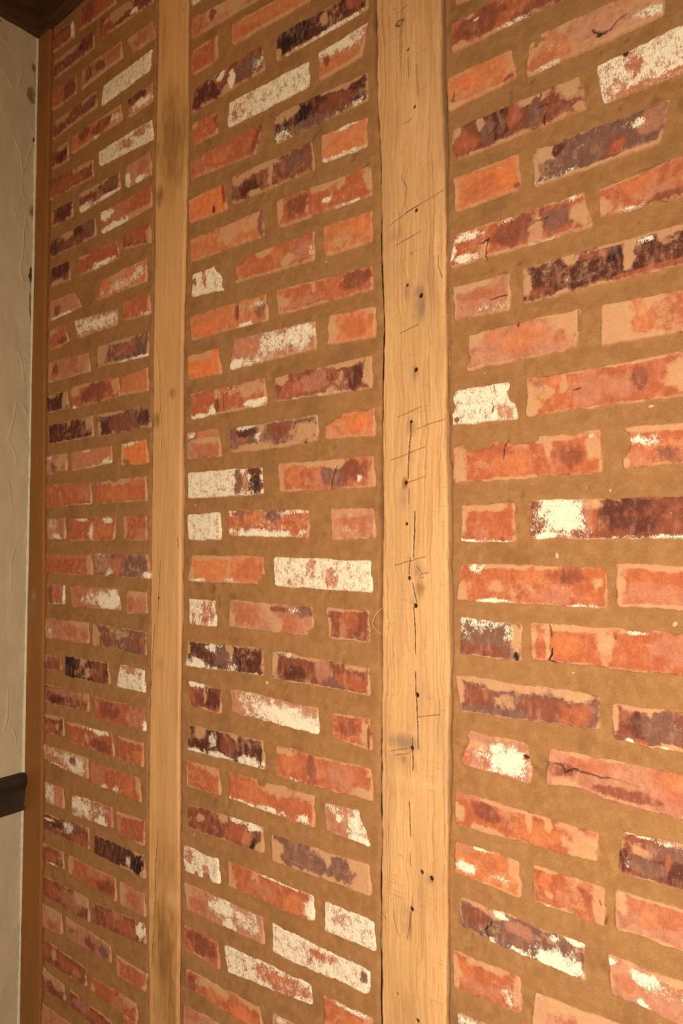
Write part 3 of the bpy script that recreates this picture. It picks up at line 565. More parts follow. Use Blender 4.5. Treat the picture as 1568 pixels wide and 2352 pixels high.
def mat_brick():
    m, nt, b = new_mat('reclaimed_brick'); nb = NB(nt)
    P = nb.pos()
    c = nb.attr('col').outputs['Color']; w = nb.attr('wht').outputs['Fac']; h = nb.attr('haz').outputs['Fac']
    fine = nb.noise(330, 6, 0.65, P); med = nb.noise(70, 5, 0.6, P); big = nb.noise(24, 3, 0.5, P)
    streak = nb.noise(120, 4, 0.6, nb.pos((1.0, 1.0, 0.35)))
    # tone variation
    f = nb.math('MULTIPLY_ADD', med, 0.9, 0.55)
    grain = nb.noise(1300, 2, 0.6, P)
    f2 = nb.math('MULTIPLY_ADD', fine, 0.7, 0.65)
    f2 = nb.math('MULTIPLY', f2, nb.math('MULTIPLY_ADD', grain, 0.7, 0.65))
    v = nb.math('MULTIPLY', f, f2)
    vm = nb.n('ShaderNodeVectorMath'); vm.operation = 'SCALE'; nb.l(c, vm.inputs[0]); nb.l(v, vm.inputs['Scale'])
    base = vm.outputs[0]
    # thin chalky dust in irregular veils
    dust = nb.step(0.50, 0.78, nb.math('MULTIPLY_ADD', streak, 0.6, nb.math('MULTIPLY', big, 0.45)))
    base = nb.mix(nb.math('MULTIPLY', dust, 0.55), base, (0.60, 0.28, 0.17))
    # pale grit specks
    sp = nb.step(0.70, 0.75, nb.noise(420, 2, 0.5, P))
    base = nb.mix(nb.math('MULTIPLY', sp, 0.5), base, (0.70, 0.42, 0.24))
    dk = nb.step(0.30, 0.25, nb.noise(260, 3, 0.5, P))
    base = nb.mix(nb.math('MULTIPLY', dk, 0.5), base, (0.10, 0.03, 0.015))
    # mortar haze
    n1 = nb.math('MULTIPLY_ADD', med, 0.6, nb.math('MULTIPLY', fine, 0.4))
    hf = nb.step(0.22, 0.78, nb.math('ADD', h, nb.math('MULTIPLY_ADD', n1, 2.0, -1.0)))
    hz = nb.mix(nb.step(0.35, 0.7, big), HAZE, (0.60, 0.30, 0.165))
    hz2 = nb.mix(nb.math('MULTIPLY', nb.step(0.45, 0.7, fine), 0.4), hz, (0.40, 0.18, 0.08))
    base = nb.mix(nb.math('MULTIPLY', hf, 0.86), base, hz2)
    # white paint / lime residue
    n2 = nb.math('MULTIPLY_ADD', nb.noise(330, 6, 0.75, nb.pos((1.25, 1, 0.8)), 0.6), 0.68, nb.math('MULTIPLY', med, 0.32))
    wf = nb.step(0.30, 0.66, nb.math('ADD', w, nb.math('MULTIPLY_ADD', n2, 3.4, -1.72)))
    wc = nb.mix(nb.step(0.48, 0.72, nb.noise(160, 5, 0.7, P)), WHITE, (0.80, 0.62, 0.44))
    base = nb.mix(nb.math('MULTIPLY', wf, 0.95), base, wc)
    nb.l(base, b.inputs['Base Color']); b.inputs['Roughness'].default_value = 0.85
    b.inputs['Specular IOR Level'].default_value = 0.25
    hh = nb.math('MULTIPLY_ADD', wf, 0.25, nb.math('MULTIPLY_ADD', fine, 0.8, nb.math('MULTIPLY', grain, 0.35)))
    bump(nb, b, hh, 0.75, 0.0010)
    return m

def mat_mortar():
    m, nt, b = new_mat('lime_mortar'); nb = NB(nt)
    P = nb.pos()
    fine = nb.noise(900, 4, 0.75, P); med = nb.noise(60, 5, 0.6, P); big = nb.noise(11, 5, 0.6, P)
    grit = nb.noise(1500, 2, 0.6, P)
    c = nb.mix(nb.step(0.3, 0.7, big), (0.335, 0.160, 0.058), (0.41, 0.202, 0.076))
    c = nb.mix(nb.step(0.35, 0.75, med), c, (0.47, 0.245, 0.102))
    c = nb.mix(nb.math('MULTIPLY', nb.step(0.46, 0.62, fine), 0.6), c, (0.24, 0.108, 0.040))
    c = nb.mix(nb.math('MULTIPLY', nb.step(0.54, 0.68, grit), 0.45), c, (0.64, 0.38, 0.19))
    d = nb.attr('shade_dirt').outputs['Fac']
    c = nb.mix(nb.math('MULTIPLY', d, 0.75), c, (0.10, 0.045, 0.02))
    nb.l(c, b.inputs['Base Color']); b.inputs['Roughness'].default_value = 0.95
    b.inputs['Specular IOR Level'].default_value = 0.15
    hh = nb.math('MULTIPLY_ADD', fine, 1.0, nb.math('MULTIPLY_ADD', med, 0.7, nb.math('MULTIPLY', grit, 0.5)))
    bump(nb, b, hh, 0.8, 0.0012)
    return m

def mat_wood(name, light, dark, stripes=1.0, rough=0.6, sawn=True):
    m, nt, b = new_mat(name); nb = NB(nt)
    # broad wandering growth rings
    warp = nb.noise(3.0, 5, 0.6, nb.pos((3, 3, 1.5)))
    g = nb.pos()
    sep = nb.n('ShaderNodeSeparateXYZ'); nb.l(g, sep.inputs[0])
    x = nb.math('ADD', sep.outputs[0], nb.math('MULTIPLY', warp, 0.045))
    x = nb.math('ADD', x, nb.math('MULTIPLY', nb.noise(9, 2, 0.5, nb.pos((1, 1, 1.0))), 0.007))
    cmb = nb.n('ShaderNodeCombineXYZ'); nb.l(x, cmb.inputs[0]); nb.l(sep.outputs[1], cmb.inputs[1])
    nb.l(nb.math('MULTIPLY', sep.outputs[2], 0.012), cmb.inputs[2])
    rings = nb.noise(240, 3, 0.65, cmb.outputs[0])
    fib = nb.noise(420, 3, 0.6, nb.pos((1, 1, 0.03)))
    broad = nb.noise(5, 3, 0.5, nb.pos((2.5, 2.5, 0.8)))
    pore = nb.noise(300, 3, 0.6, nb.pos((1, 1, 0.08)))
    c = nb.mix(nb.math('MULTIPLY', nb.step(0.40, 0.75, rings), 0.75*stripes), light, dark)
    thin = nb.step(0.58, 0.66, nb.noise(300, 2, 0.5, cmb.outputs[0]))
    c = nb.mix(nb.math('MULTIPLY', thin, 0.55*stripes), c, tuple(d*0.62 for d in dark))
    c = nb.mix(nb.math('MULTIPLY', nb.step(0.4, 0.7, fib), 0.35), c, dark)
    c = nb.mix(nb.math('MULTIPLY', nb.step(0.4, 0.7, broad), 0.55), c, tuple(0.5*(l+d)*0.9 for l, d in zip(light, dark)))
    c = nb.mix(nb.math('MULTIPLY', nb.step(0.66, 0.74, pore), 0.45), c, tuple(d*0.5 for d in dark))
    pt = nb.noise(13, 4, 0.6, nb.pos((1.6, 1.6, 0.30)))
    c = nb.mix(nb.math('MULTIPLY', nb.step(0.50, 0.72, pt), 0.38*stripes), c, tuple(0.55*d+0.06 for d in dark))
    c = nb.mix(nb.math('MULTIPLY', nb.step(0.50, 0.30, pt), 0.30*stripes), c, tuple(min(0.95, l*1.16) for l in light))
    fz = nb.noise(520, 4, 0.7, nb.pos((1, 1, 0.16)))
    c = nb.mix(nb.math('MULTIPLY', nb.step(0.55, 0.68, fz), 0.42*stripes), c, tuple(d*0.75 for d in dark))
    if sawn:
        sw = nb.noise(420, 2, 0.5, nb.pos((0.05, 1, 1), (0, math.radians(17), 0)))
        sg = nb.step(0.50, 0.62, nb.noise(22, 3, 0.5, nb.pos((1, 1, 0.7))))
        c = nb.mix(nb.math('MULTIPLY', nb.math('MULTIPLY', nb.step(0.60, 0.70, sw), sg), 0.5), c, tuple(d*0.7 for d in dark))
    tc = nb.attr('stain')
    sm = nb.math('ADD', nb.attr('samt').outputs['Fac'], nb.math('MULTIPLY_ADD', nb.noise(60, 5, 0.65, nb.pos((1, 1, 0.4))), 0.5, -0.25))
    c = nb.mix(nb.math('MULTIPLY', nb.step(0.08, 1.0, sm), 0.92), c, tc.outputs['Color'])
    c = nb.mix(nb.attr('crack').outputs['Fac'], c, (0.03, 0.012, 0.006))
    nb.l(c, b.inputs['Base Color']); b.inputs['Roughness'].default_value = rough
    b.inputs['Specular IOR Level'].default_value = 0.3
    h = nb.math('MULTIPLY_ADD', rings, -0.8, nb.math('MULTIPLY', fz, -0.8))
    if sawn:
        saw = nb.noise(260, 2, 0.5, nb.pos((0.12, 1, 1), (0, math.radians(18), 0)))
        h = nb.math('ADD', h, nb.math('MULTIPLY', saw, 0.25))
    bump(nb, b, h, 0.55, 0.0008)
    return m

def mat_plain(name, c1, c2, scale, rough=0.7, bs=0.3, bd=0.001, stretch=None, spec=0.3):
    m, nt, b = new_mat(name); nb = NB(nt)
    P = nb.pos(stretch)
    n = nb.noise(scale, 6, 0.6, P)
    nb.l(nb.mix(nb.step(0.3, 0.7, n), c1, c2), b.inputs['Base Color'])
    b.inputs['Roughness'].default_value = rough; b.inputs['Specular IOR Level'].default_value = spec
    bump(nb, b, n, bs, bd)
    return m

def mat_plaster():
    m, nt, b = new_mat('trowelled_plaster'); nb = NB(nt)
    n = nb.noise(14, 5, 0.55, nb.pos((1, 1, 0.5))); f = nb.noise(300, 3, 0.6, nb.pos())
    c = nb.mix(nb.step(0.3, 0.7, n), (0.52, 0.43, 0.30), (0.59, 0.49, 0.345))
    c = nb.mix(nb.math('MULTIPLY', nb.step(0.45, 0.7, f), 0.12), c, (0.5, 0.38, 0.25))
    s = nb.math('ADD', nb.attr('samt').outputs['Fac'], nb.math('MULTIPLY_ADD', nb.noise(120, 4, 0.6, nb.pos()), 0.5, -0.25))
    c = nb.mix(nb.math('MULTIPLY', nb.step(0.35, 0.6, s), 0.9), c, nb.attr('stain').outputs['Color'])
    nb.l(c, b.inputs['Base Color']); b.inputs['Roughness'].default_value = 0.8
    b.inputs['Specular IOR Level'].default_value = 0.2
    bump(nb, b, nb.math('MULTIPLY_ADD', f, 0.15, n), 0.4, 0.004)
    return m

M_BRICK = mat_brick(); M_MORTAR = mat_mortar()
M_OAK = mat_wood('sawn_pine', (0.70, 0.415, 0.195), (0.50, 0.245, 0.088))
M_POST2 = mat_wood('smooth_pine', (0.70, 0.40, 0.175), (0.54, 0.27, 0.095), 0.7, 0.55, False)
M_POST1 = mat_wood('stained_pine', (0.33, 0.135, 0.032), (0.22, 0.080, 0.017), 0.6, 0.55, False)
M_PLATE = mat_plain('dark_stained_timber', (0.050, 0.023, 0.010), (0.105, 0.048, 0.020), 40, 0.75, 0.5, 0.002, (0.25, 0.25, 1.6))
M_RAIL = mat_plain('dark_painted_wood', (0.030, 0.020, 0.014), (0.055, 0.038, 0.026), 30, 0.5, 0.2, 0.0008)
M_IRON = mat_plain('rusted_iron', (0.012, 0.007, 0.005), (0.035, 0.017, 0.010), 500, 0.8, 0.5, 0.0005)
M_PLASTER = mat_plaster()
M_SEAL = mat_plain('pale_sealant', (0.66, 0.62, 0.46), (0.74, 0.68, 0.50), 90, 0.6, 0.4, 0.001)
M_FLOOR = mat_plain('floor_boards', (0.20, 0.11, 0.05), (0.30, 0.17, 0.08), 12, 0.6, 0.2, 0.001, (0.3, 3, 1))
M_CEIL = mat_plain('ceiling_boards', (0.10, 0.05, 0.022), (0.16, 0.08, 0.035), 12, 0.7, 0.2, 0.001, (0.3, 3, 1))
M_BACK = mat_plain('rough_blockwork', (0.25, 0.15, 0.08), (0.32, 0.20, 0.11), 30, 0.9, 0.4, 0.002)
M_STRAW = mat_plain('dry_straw', (0.62, 0.40, 0.17), (0.70, 0.48, 0.22), 200, 0.6, 0.1, 0.0003)
M_LUMP = mat_plain('mortar_crumb', (0.55, 0.35, 0.18), (0.66, 0.45, 0.26), 300, 0.9, 0.5, 0.0008)

# ---------------------------------------------------------------- the setting
def box_mesh(name, x0, x1, y0, y1, z0, z1, mat, kind=None, parent=None, bevel=0.0):
    co = np.array([(x, y, z) for z in (z0, z1) for y in (y0, y1) for x in (x0, x1)])
    f = np.array([(0, 2, 3, 1), (4, 5, 7, 6), (0, 1, 5, 4), (2, 6, 7, 3), (0, 4, 6, 2), (1, 3, 7, 5)])
    o = mesh_obj(name, co, f, mat, parent, smooth=False)
    if kind: o['kind'] = kind
    if bevel:
        md = o.modifiers.new('bevel', 'BEVEL'); md.width = bevel; md.segments = 2
    return o

XW = -1.505            # face of the plaster wall
XR = 0.86              # the brick wall is built as far as this
ZT = 2.92              # underside of the dark timber
box_mesh('floor', XW-0.15, 1.7, -2.4, 0.20, -0.06, 0.0, M_FLOOR, 'structure')
box_mesh('ceiling', XW-0.15, 1.7, -2.4, 0.20, 3.14, 3.20, M_CEIL, 'structure')
box_mesh('wall_back', XW-0.15, 1.7, 0.03, 0.20, 0.0, 3.14, M_BACK, 'structure')

def parse(txt):
    return [l.split() for l in txt.strip().splitlines()]

def stroke_field(x, z, lines, extra=0.0):
    """max coverage 0..1 of thin strokes; width in mm is the first number of each line"""
    out = np.zeros_like(x)
    for l in lines:
        w = float(l[0])*0.001; p = np.array(list(map(float, l[1:]))).reshape(-1, 2)
        x0, z0 = p.min(0)-0.012; x1, z1 = p.max(0)+0.012
        s = (x > x0) & (x < x1) & (z > z0) & (z < z1)
        if not s.any(): continue
        xs = x[s] + 0.0008*fbm(x[s], z[s], 60, 2, 5); zs = z[s] + 0.0010*fbm(x[s], z[s], 90, 2, 6)
        best = np.zeros_like(xs)
        tot = len(p)-1
        for i in range(tot):
            a = p[i]; b = p[i+1]; d = b-a; L2 = (d*d).sum()+1e-12
            t = np.clip(((xs-a[0])*d[0]+(zs-a[1])*d[1])/L2, 0, 1)
            q = np.hypot(xs-a[0]-t*d[0], zs-a[1]-t*d[1])
            u = (i+t)/tot
            ww = (w+extra)*0.5*(0.45+0.55*np.sin(np.pi*np.clip(u, 0.05, 0.95)))
            best = np.maximum(best, (0.4 if w < 0.00085 else 1.0)*(1-sstep(ww*0.4, ww*0.4+0.0012, q)))
        out[s] = np.maximum(out[s], best)
    return out

STAINCOL = {'g': (0.27, 0.165, 0.095), 'b': (0.25, 0.10, 0.035), 'w': (0.66, 0.44, 0.25), 'r': (0.42, 0.19, 0.10),
            's': (0.27, 0.115, 0.028), 'x': (0.03, 0.015, 0.01)}
def stain_field(x, z, lines, seed=3):
    amt = np.zeros_like(x); c = np.zeros((len(x), 3)); c[:] = STAINCOL['g']
    wx = 0.55*fbm(x, z, 60, 4, seed, 20); wz = 0.45*fbm(x, z, 60, 4, seed+9, 20)
    for l in lines:
        cx, cz, rx, rz, s = map(float, l[1:6])
        d = np.sqrt(((x-cx)/rx+wx)**2+((z-cz)/rz+wz)**2)
        k = s*(1-sstep(0.0, 2.0, d))*(1.0+0.35*fbm(x, z, 150, 3, seed+12, 30))
        kk = np.clip(k/(amt+1e-4), 0, 1)*(k > 0.01)
        c = c*(1-kk[:, None])+np.array(STAINCOL[l[0]])*kk[:, None]
        amt = np.maximum(amt, k)
    return amt, c

# plaster wall on the left, with trowel ridges and a ragged edge by the corner
def build_plaster():
    ny, nz = 150, 1300
    ys = np.concatenate([np.linspace(-2.4, -0.16, 20)[:-1], np.linspace(-0.16, 0.0, ny-19)])
    zs = np.linspace(0, ZT+0.01, nz)
    Yg, Zg = np.meshgrid(ys, zs); y = Yg.ravel(); z = Zg.ravel()
    r = stroke_field(y, z, parse(RIDGES), 0.004)
    amt, c = stain_field(y, z, parse(CHIPS), 11)
    h = 0.0016*fbm(y, z, 14, 3, 21, 6) + 0.0022*np.abs(fbm(y, z, 22, 3, 31, 7)) + 0.0018*r
    near = sstep(-0.035, -0.008, y)
    h = h - 0.004*amt*near + 0.002*near*fbm(y, z, 70, 3, 41)
    x = XW + h
    co = np.stack([x, y, z], 1)
    o = mesh_obj('wall_left', co, grid_faces(len(ys), nz), M_PLASTER, attrs={'samt': amt, 'stain': c})
    o['kind'] = 'structure'
build_plaster()

# pale bead that closes the plaster against the corner post
def build_bead():
    nz = 900; nu = 7
    zs = np.linspace(0.0, ZT, nz); co = []
    for k in range(nu):
        a = math.pi*k/(nu-1)
        n = 0.0016*fbm(zs, zs*0, 60, 3, 77)+0.0020*fbm(zs, zs*0, 9, 2, 78)
        rr = 0.0042+n
        co.append(np.stack([XW+0.0005+rr*np.sin(a)*0.9, -0.0045-rr*np.cos(a), zs], 1))
    co = np.stack(co, 1).reshape(-1, 3)
    o = mesh_obj('trim_1', co, grid_faces(nu, nz), M_SEAL); o['kind'] = 'structure'
build_bead()

# ---------------------------------------------------------------- timber posts
def build_post(name, label, ledge, redge, yface, mat, cracks, nails, stains, dx, dz, wob, seed, z0=0.0, z1=ZT, rz=0.0):
    root = empty(name, (0.5*(ledge[0][0]+redge[0][0]), 0.02, z0))
    tag(root, label, 'post', 'timber posts in the brick wall')
    zs = np.arange(z0, z1+dz*0.5, dz); zs[-1] = z1
    L = np.interp(zs, [p[1] for p in ledge], [p[0] for p in ledge]) + wob*(fbm(zs, zs*0, 11, 4, seed)+0.5*fbm(zs, zs*0, 55, 2, seed+5))
    R = np.interp(zs, [p[1] for p in redge], [p[0] for p in redge]) + wob*(fbm(zs, zs*0, 9, 4, seed+50)*0.8+0.3*fbm(zs, zs*0, 60, 2, seed+55))
    nx = int(np.mean(R-L)/dx)+1
    u = np.linspace(0, 1, nx)
    X = L[:, None]+(R-L)[:, None]*u[None]; Z = np.repeat(zs[:, None], nx, 1)
    x = X.ravel(); z = Z.ravel()
    d = np.minimum(x-np.repeat(L, nx), np.repeat(R, nx)-x)
    ck = stroke_field(x, z, cracks)
    amt, c = stain_field(x, z, stains, seed)
    y = yface + 0.0025*(1-sstep(0, 0.004, d))**2 + 0.0012*fbm(x, z, 30, 3, seed+3, 3) + 0.0035*ck
    for nl in nails:
        q = np.hypot(x-nl[0], z-nl[1]); rr = nl[2]*0.0008
        hole = 1-sstep(rr*0.75, rr*1.15, q)
        y = y+0.005*hole; ck = np.maximum(ck, hole*0.9)
    # side returns
    def side(E, s):
        return [np.stack([E+s*0.0006, np.full_like(E, yface+t), zs], 1) for t in ((0.006, 0.03) if s > 0 else (0.03, 0.006))]
    cols = side(L, -1)+[None]+side(R, 1)
    F = np.stack([x, y, z], 1).reshape(len(zs), nx, 3)
    G = np.concatenate([np.stack(cols[:2], 1), F, np.stack(cols[3:], 1)], 1)
    def pad(a, fill=0.0):
        a = a.reshape(len(zs), nx, -1); l = np.repeat(a[:, :1], 2, 1)*0+fill; return np.concatenate([l, a, l], 1).reshape(-1, a.shape[-1]).squeeze()
    face = mesh_obj('timber_body', G.reshape(-1, 3), grid_faces(nx+4, len(zs)), mat, root,
                    {'samt': pad(amt), 'stain': pad(c, 0.1), 'crack': np.clip(pad(ck)*1.5, 0, 1)})
    for nl in nails:
        # head of an old cut nail, sunk in its hole
        r = nl[2]*0.00066; n = 10; rng = np.random.RandomState(int(abs(nl[1])*1e4) % 9999)
        rad = r*(1+0.25*(rng.rand(n)-0.5)); a = np.linspace(0, 2*np.pi, n, endpoint=False)
        rings = []
        for sc, yy in ((1.0, 0.012), (1.0, 0.0015), (0.8, 0.0006), (0.35, 0.0004)):
            rings.append(np.stack([nl[0]+rad*sc*np.cos(a)*0.8, np.full(n, yface+0.0016+yy), nl[1]+rad*sc*np.sin(a)*1.1], 1))
        co = np.concatenate(rings+[np.array([[nl[0], yface+0.002, nl[1]]])])
        f = []
        for k in range(3):
            for j in range(n):
                f.append((k*n+j, k*n+(j+1) % n, (k+1)*n+(j+1) % n, (k+1)*n+j))
        for j in range(0, n, 2):
            f.append((3*n+j, 3*n+(j+1) % n, 3*n+(j+2) % n, 4*n))
        mesh_obj('nail', co, f, M_IRON, root, origin=(nl[0], yface, nl[1]))
    return root

def nl(txt): return [tuple(map(float, l)) for l in parse(txt)]
def up(pts): return [(x, z+1.5) for x, z in sorted(pts, key=lambda q: q[1])]
P2L = up([(-0.9525, 1.2561), (-0.9579, 0.8442), (-0.9567, 0.4384), (-0.9572, 0.0418), (-0.9544, -0.346), (-0.9533, -0.7251), (-0.9454, -1.049)])
P2R = up([(-0.8495, 1.2037), (-0.848, 0.8067), (-0.8555, 0.4205), (-0.8541, -0.0537), (-0.854, -0.4237), (-0.8476, -1.0073)])
P3L = up([(-0.3349, 0.9419), (-0.3308, 0.7456), (-0.3256, 0.6285), (-0.3234, 0.4761), (-0.3193, 0.3552), (-0.3234, 0.1778), (-0.3243, -0.1141), (-0.3261, -0.4002), (-0.3285, -0.6116), (-0.3281, -0.786)])
P3R = up([(-0.2068, 0.8768), (-0.2084, 0.7684), (-0.203, 0.6223), (-0.2017, 0.4728), (-0.2014, 0.3045), (-0.2032, 0.1662), (-0.1997, 0.0086), (-0.2023, -0.0389), (-0.2005, -0.207), (-0.2048, -0.3739), (-0.2088, -0.7016)])
P1L = [(-1.503, 0.0), (-1.503, 2.92)]
P1R = [(-1.402, 0.3), (-1.420, 1.3), (-1.440, 2.02), (-1.440, 2.92)]

build_post('timber_post', 'narrow dark-stained timber post in the corner, against the plaster wall', P1L, P1R, -0.004, M_POST1,
           [], [(-1.46, 1.63, 2.5)], parse(STAIN1), 0.003, 0.004, 0.0015, 100)
build_post('timber_post', 'smooth honey-coloured timber post with brown stained patches, between the two narrower brick panels', P2L, P2R, -0.001, M_POST2,
           parse(CRACKS2), nl(NAILS2), parse(STAIN2), 0.0018, 0.003, 0.0022, 200)
build_post('timber_post', 'wide pale rough-sawn timber post with a row of black nail holes and a long split', P3L, P3R, -0.001, M_OAK,
           parse(CRACKS3), nl(NAILS3), parse(STAIN3), 0.0009, 0.0012, 0.0024, 300)

# ---------------------------------------------------------------- brick panels
PAL = {'r': (0.46, 0.125, 0.052), 'o': (0.60, 0.200, 0.075), 'O': (0.74, 0.205, 0.065), 'b': (0.235, 0.068, 0.038),
       'd': (0.095, 0.028, 0.019), 'k': (0.200, 0.094, 0.068), 'p': (0.50, 0.215, 0.130), 'x': (0.016, 0.009, 0.008)}
H = 0.0865
def quad_sdf(Q, x, z):
    """distance inside (positive) to the nearest side of a convex quad TL,TR,BR,BL, corners slightly rounded"""
    d = []
    for i in range(4):
        a = Q[i]; b = Q[(i+1) % 4]; e = b-a; L = math.hypot(*e)
        nx, nz = e[1]/L, -e[0]/L          # inward normal for clockwise order (z up)
        d.append((x-a[0])*nx+(z-a[1])*nz)
    d = np.stack(d)
    r = 0.006
    m = np.minimum(d, r)-r
    ds = np.sort(m, 0)
    corner = -np.hypot(ds[0], ds[1])+r
    return np.where(ds[1] < 0, np.minimum(corner, d.min(0)), d.min(0))

def pixel_scale(x):
    return max(0.55, math.hypot(x-CAM.x, CAM.y))

def brick_geo(Q, colour, blobs, seed, plain=False):
    Q = np.array(Q, float)
    cx, cz = Q.mean(0)
    Lm = 0.5*(np.hypot(*(Q[1]-Q[0]))+np.hypot(*(Q[2]-Q[3]))); Hm = 0.5*(np.hypot(*(Q[0]-Q[3]))+np.hypot(*(Q[1]-Q[2])))
    res = 0.0015*pixel_scale(cx)*(3.0 if plain else 1.0)
    nu = int((Lm+0.008)/res)+2; nv = int((Hm+0.008)/res)+2
    eu, ev = 0.004/Lm, 0.004/Hm
    U, V = np.meshgrid(np.linspace(-eu, 1+eu, nu), np.linspace(-ev, 1+ev, nv))
    u = U.ravel(); v = V.ravel()
    P = (Q[0]*(1-u)[:, None]+Q[1]*u[:, None])*(1-v)[:, None]+(Q[3]*(1-u)[:, None]+Q[2]*u[:, None])*v[:, None]
    x = P[:, 0]; z = P[:, 1]
    rng = np.random.RandomState(seed)
    d0 = quad_sdf(Q, x, z)
    wear = 0.0018+0.0018*rng.rand()
    d = d0 + wear*fbm(x, z, 38, 3, seed) + 0.0011*fbm(x, z, 210, 3, seed+7) - 0.0012
    c = np.zeros((len(x), 3)); haz = np.zeros(len(x)); wht = np.zeros(len(x))
    amp = 0.35
    wu = amp*fbm(x, z, 34, 2, seed+20)+0.45*fbm(x, z, 95, 4, seed+22); wv = amp*fbm(x, z, 34, 2, seed+30)+0.45*fbm(x, z, 95, 4, seed+32)
    tear = fbm(x, z, 190, 4, seed+50, 110); tear2 = fbm(x, z, 60, 4, seed+53, 45)
    if colour == 'W': c[:] = PAL['p']; wht[:] = 0.66
    elif colour == 't': c[:] = PAL['p']; haz[:] = 1.0
    else: c[:] = PAL[colour]
    c *= (1+0.16*(rng.rand()-0.5))
    # soft burnt bands from the stacking in the kiln
    band = sstep(0.52, 0.8, vnoise(x*26+seed, z*6, seed+3))*0.35
    if colour in 'rp': c = c*(1-band[:, None])+np.array(PAL['b'])*band[:, None]*1.5
    rim = np.clip(1-d0/0.0075, 0, 1)
    haz = np.maximum(haz, 0.56*rim+0.55*(1-sstep(0.0005, 0.0028, d0+0.0012*fbm(x, z, 120, 2, seed+61)))+0.20+0.34*fbm(x, z, 21, 4, seed+60)+0.12*fbm(x, z, 150, 3, seed+62))
    for bl in blobs:
        k, rest = bl.split(':'); n = list(map(float, rest.split(',')))
        s = n[4] if len(n) > 4 else 1.0
        q = np.sqrt(((u-n[0])/n[2]+wu)**2+((v-n[1])/n[3]+wv)**2)
        m = np.clip(min(s, 1.0)*(1-sstep(0.25, 1.45 if s <= 1 else 1.6, q)), 0, 1)
        if k == 'w':
            wht = np.maximum(wht, m*0.9)
        elif k == 't':
            haz = np.maximum(haz, m)
        elif k == 'm':
            core = 1-sstep(0.75, 1.0, q)
            d = d-core*0.012
        else:
            mm = sstep(0.18, 0.72, m+0.28*tear+0.22*tear2)*min(1.0, 0.35+m.max())*(0.62 if k in 'roOp' else 0.92)
            c = c*(1-mm[:, None])+np.array(PAL[k])*mm[:, None]
            wht = wht*(1-0.85*mm); haz = haz*(1-0.85*mm)+0.0
            haz = np.maximum(haz, 0.62*rim*(0.3 if k == 'x' else 1))
    tilt = 0.0012*(rng.rand()-0.5); tilt2 = 0.0012*(rng.rand()-0.5)
    y = -0.0012 + tilt*(u-0.5)*2+tilt2*(v-0.5)*2 + 0.0006*fbm(x, z, 25, 3, seed+40)+0.00035*fbm(x, z, 190, 3, seed+41)
    y = y + 0.0030*(1-sstep(0.0, 0.0026, d))**1.6
    y = np.where(d < 0, 0.0025+np.clip(-d*5, 0, 0.014), y)
    if BRICKCR is not None and not plain:
        ck = stroke_field(x, z, BRICKCR)
        y = y+0.004*ck; c = c*(1-ck[:, None])+np.array(PAL['x'])*ck[:, None]; wht = wht*(1-ck); haz = haz*(1-ck)
    co = np.stack([x, y, z], 1)
    return co, grid_faces(nu, nv)[:, ::-1], {'col': c, 'wht': np.clip(wht, 0, 1), 'haz': np.clip(haz, 0, 1)}
BRICKCR = parse(BRICK_CRACKS)

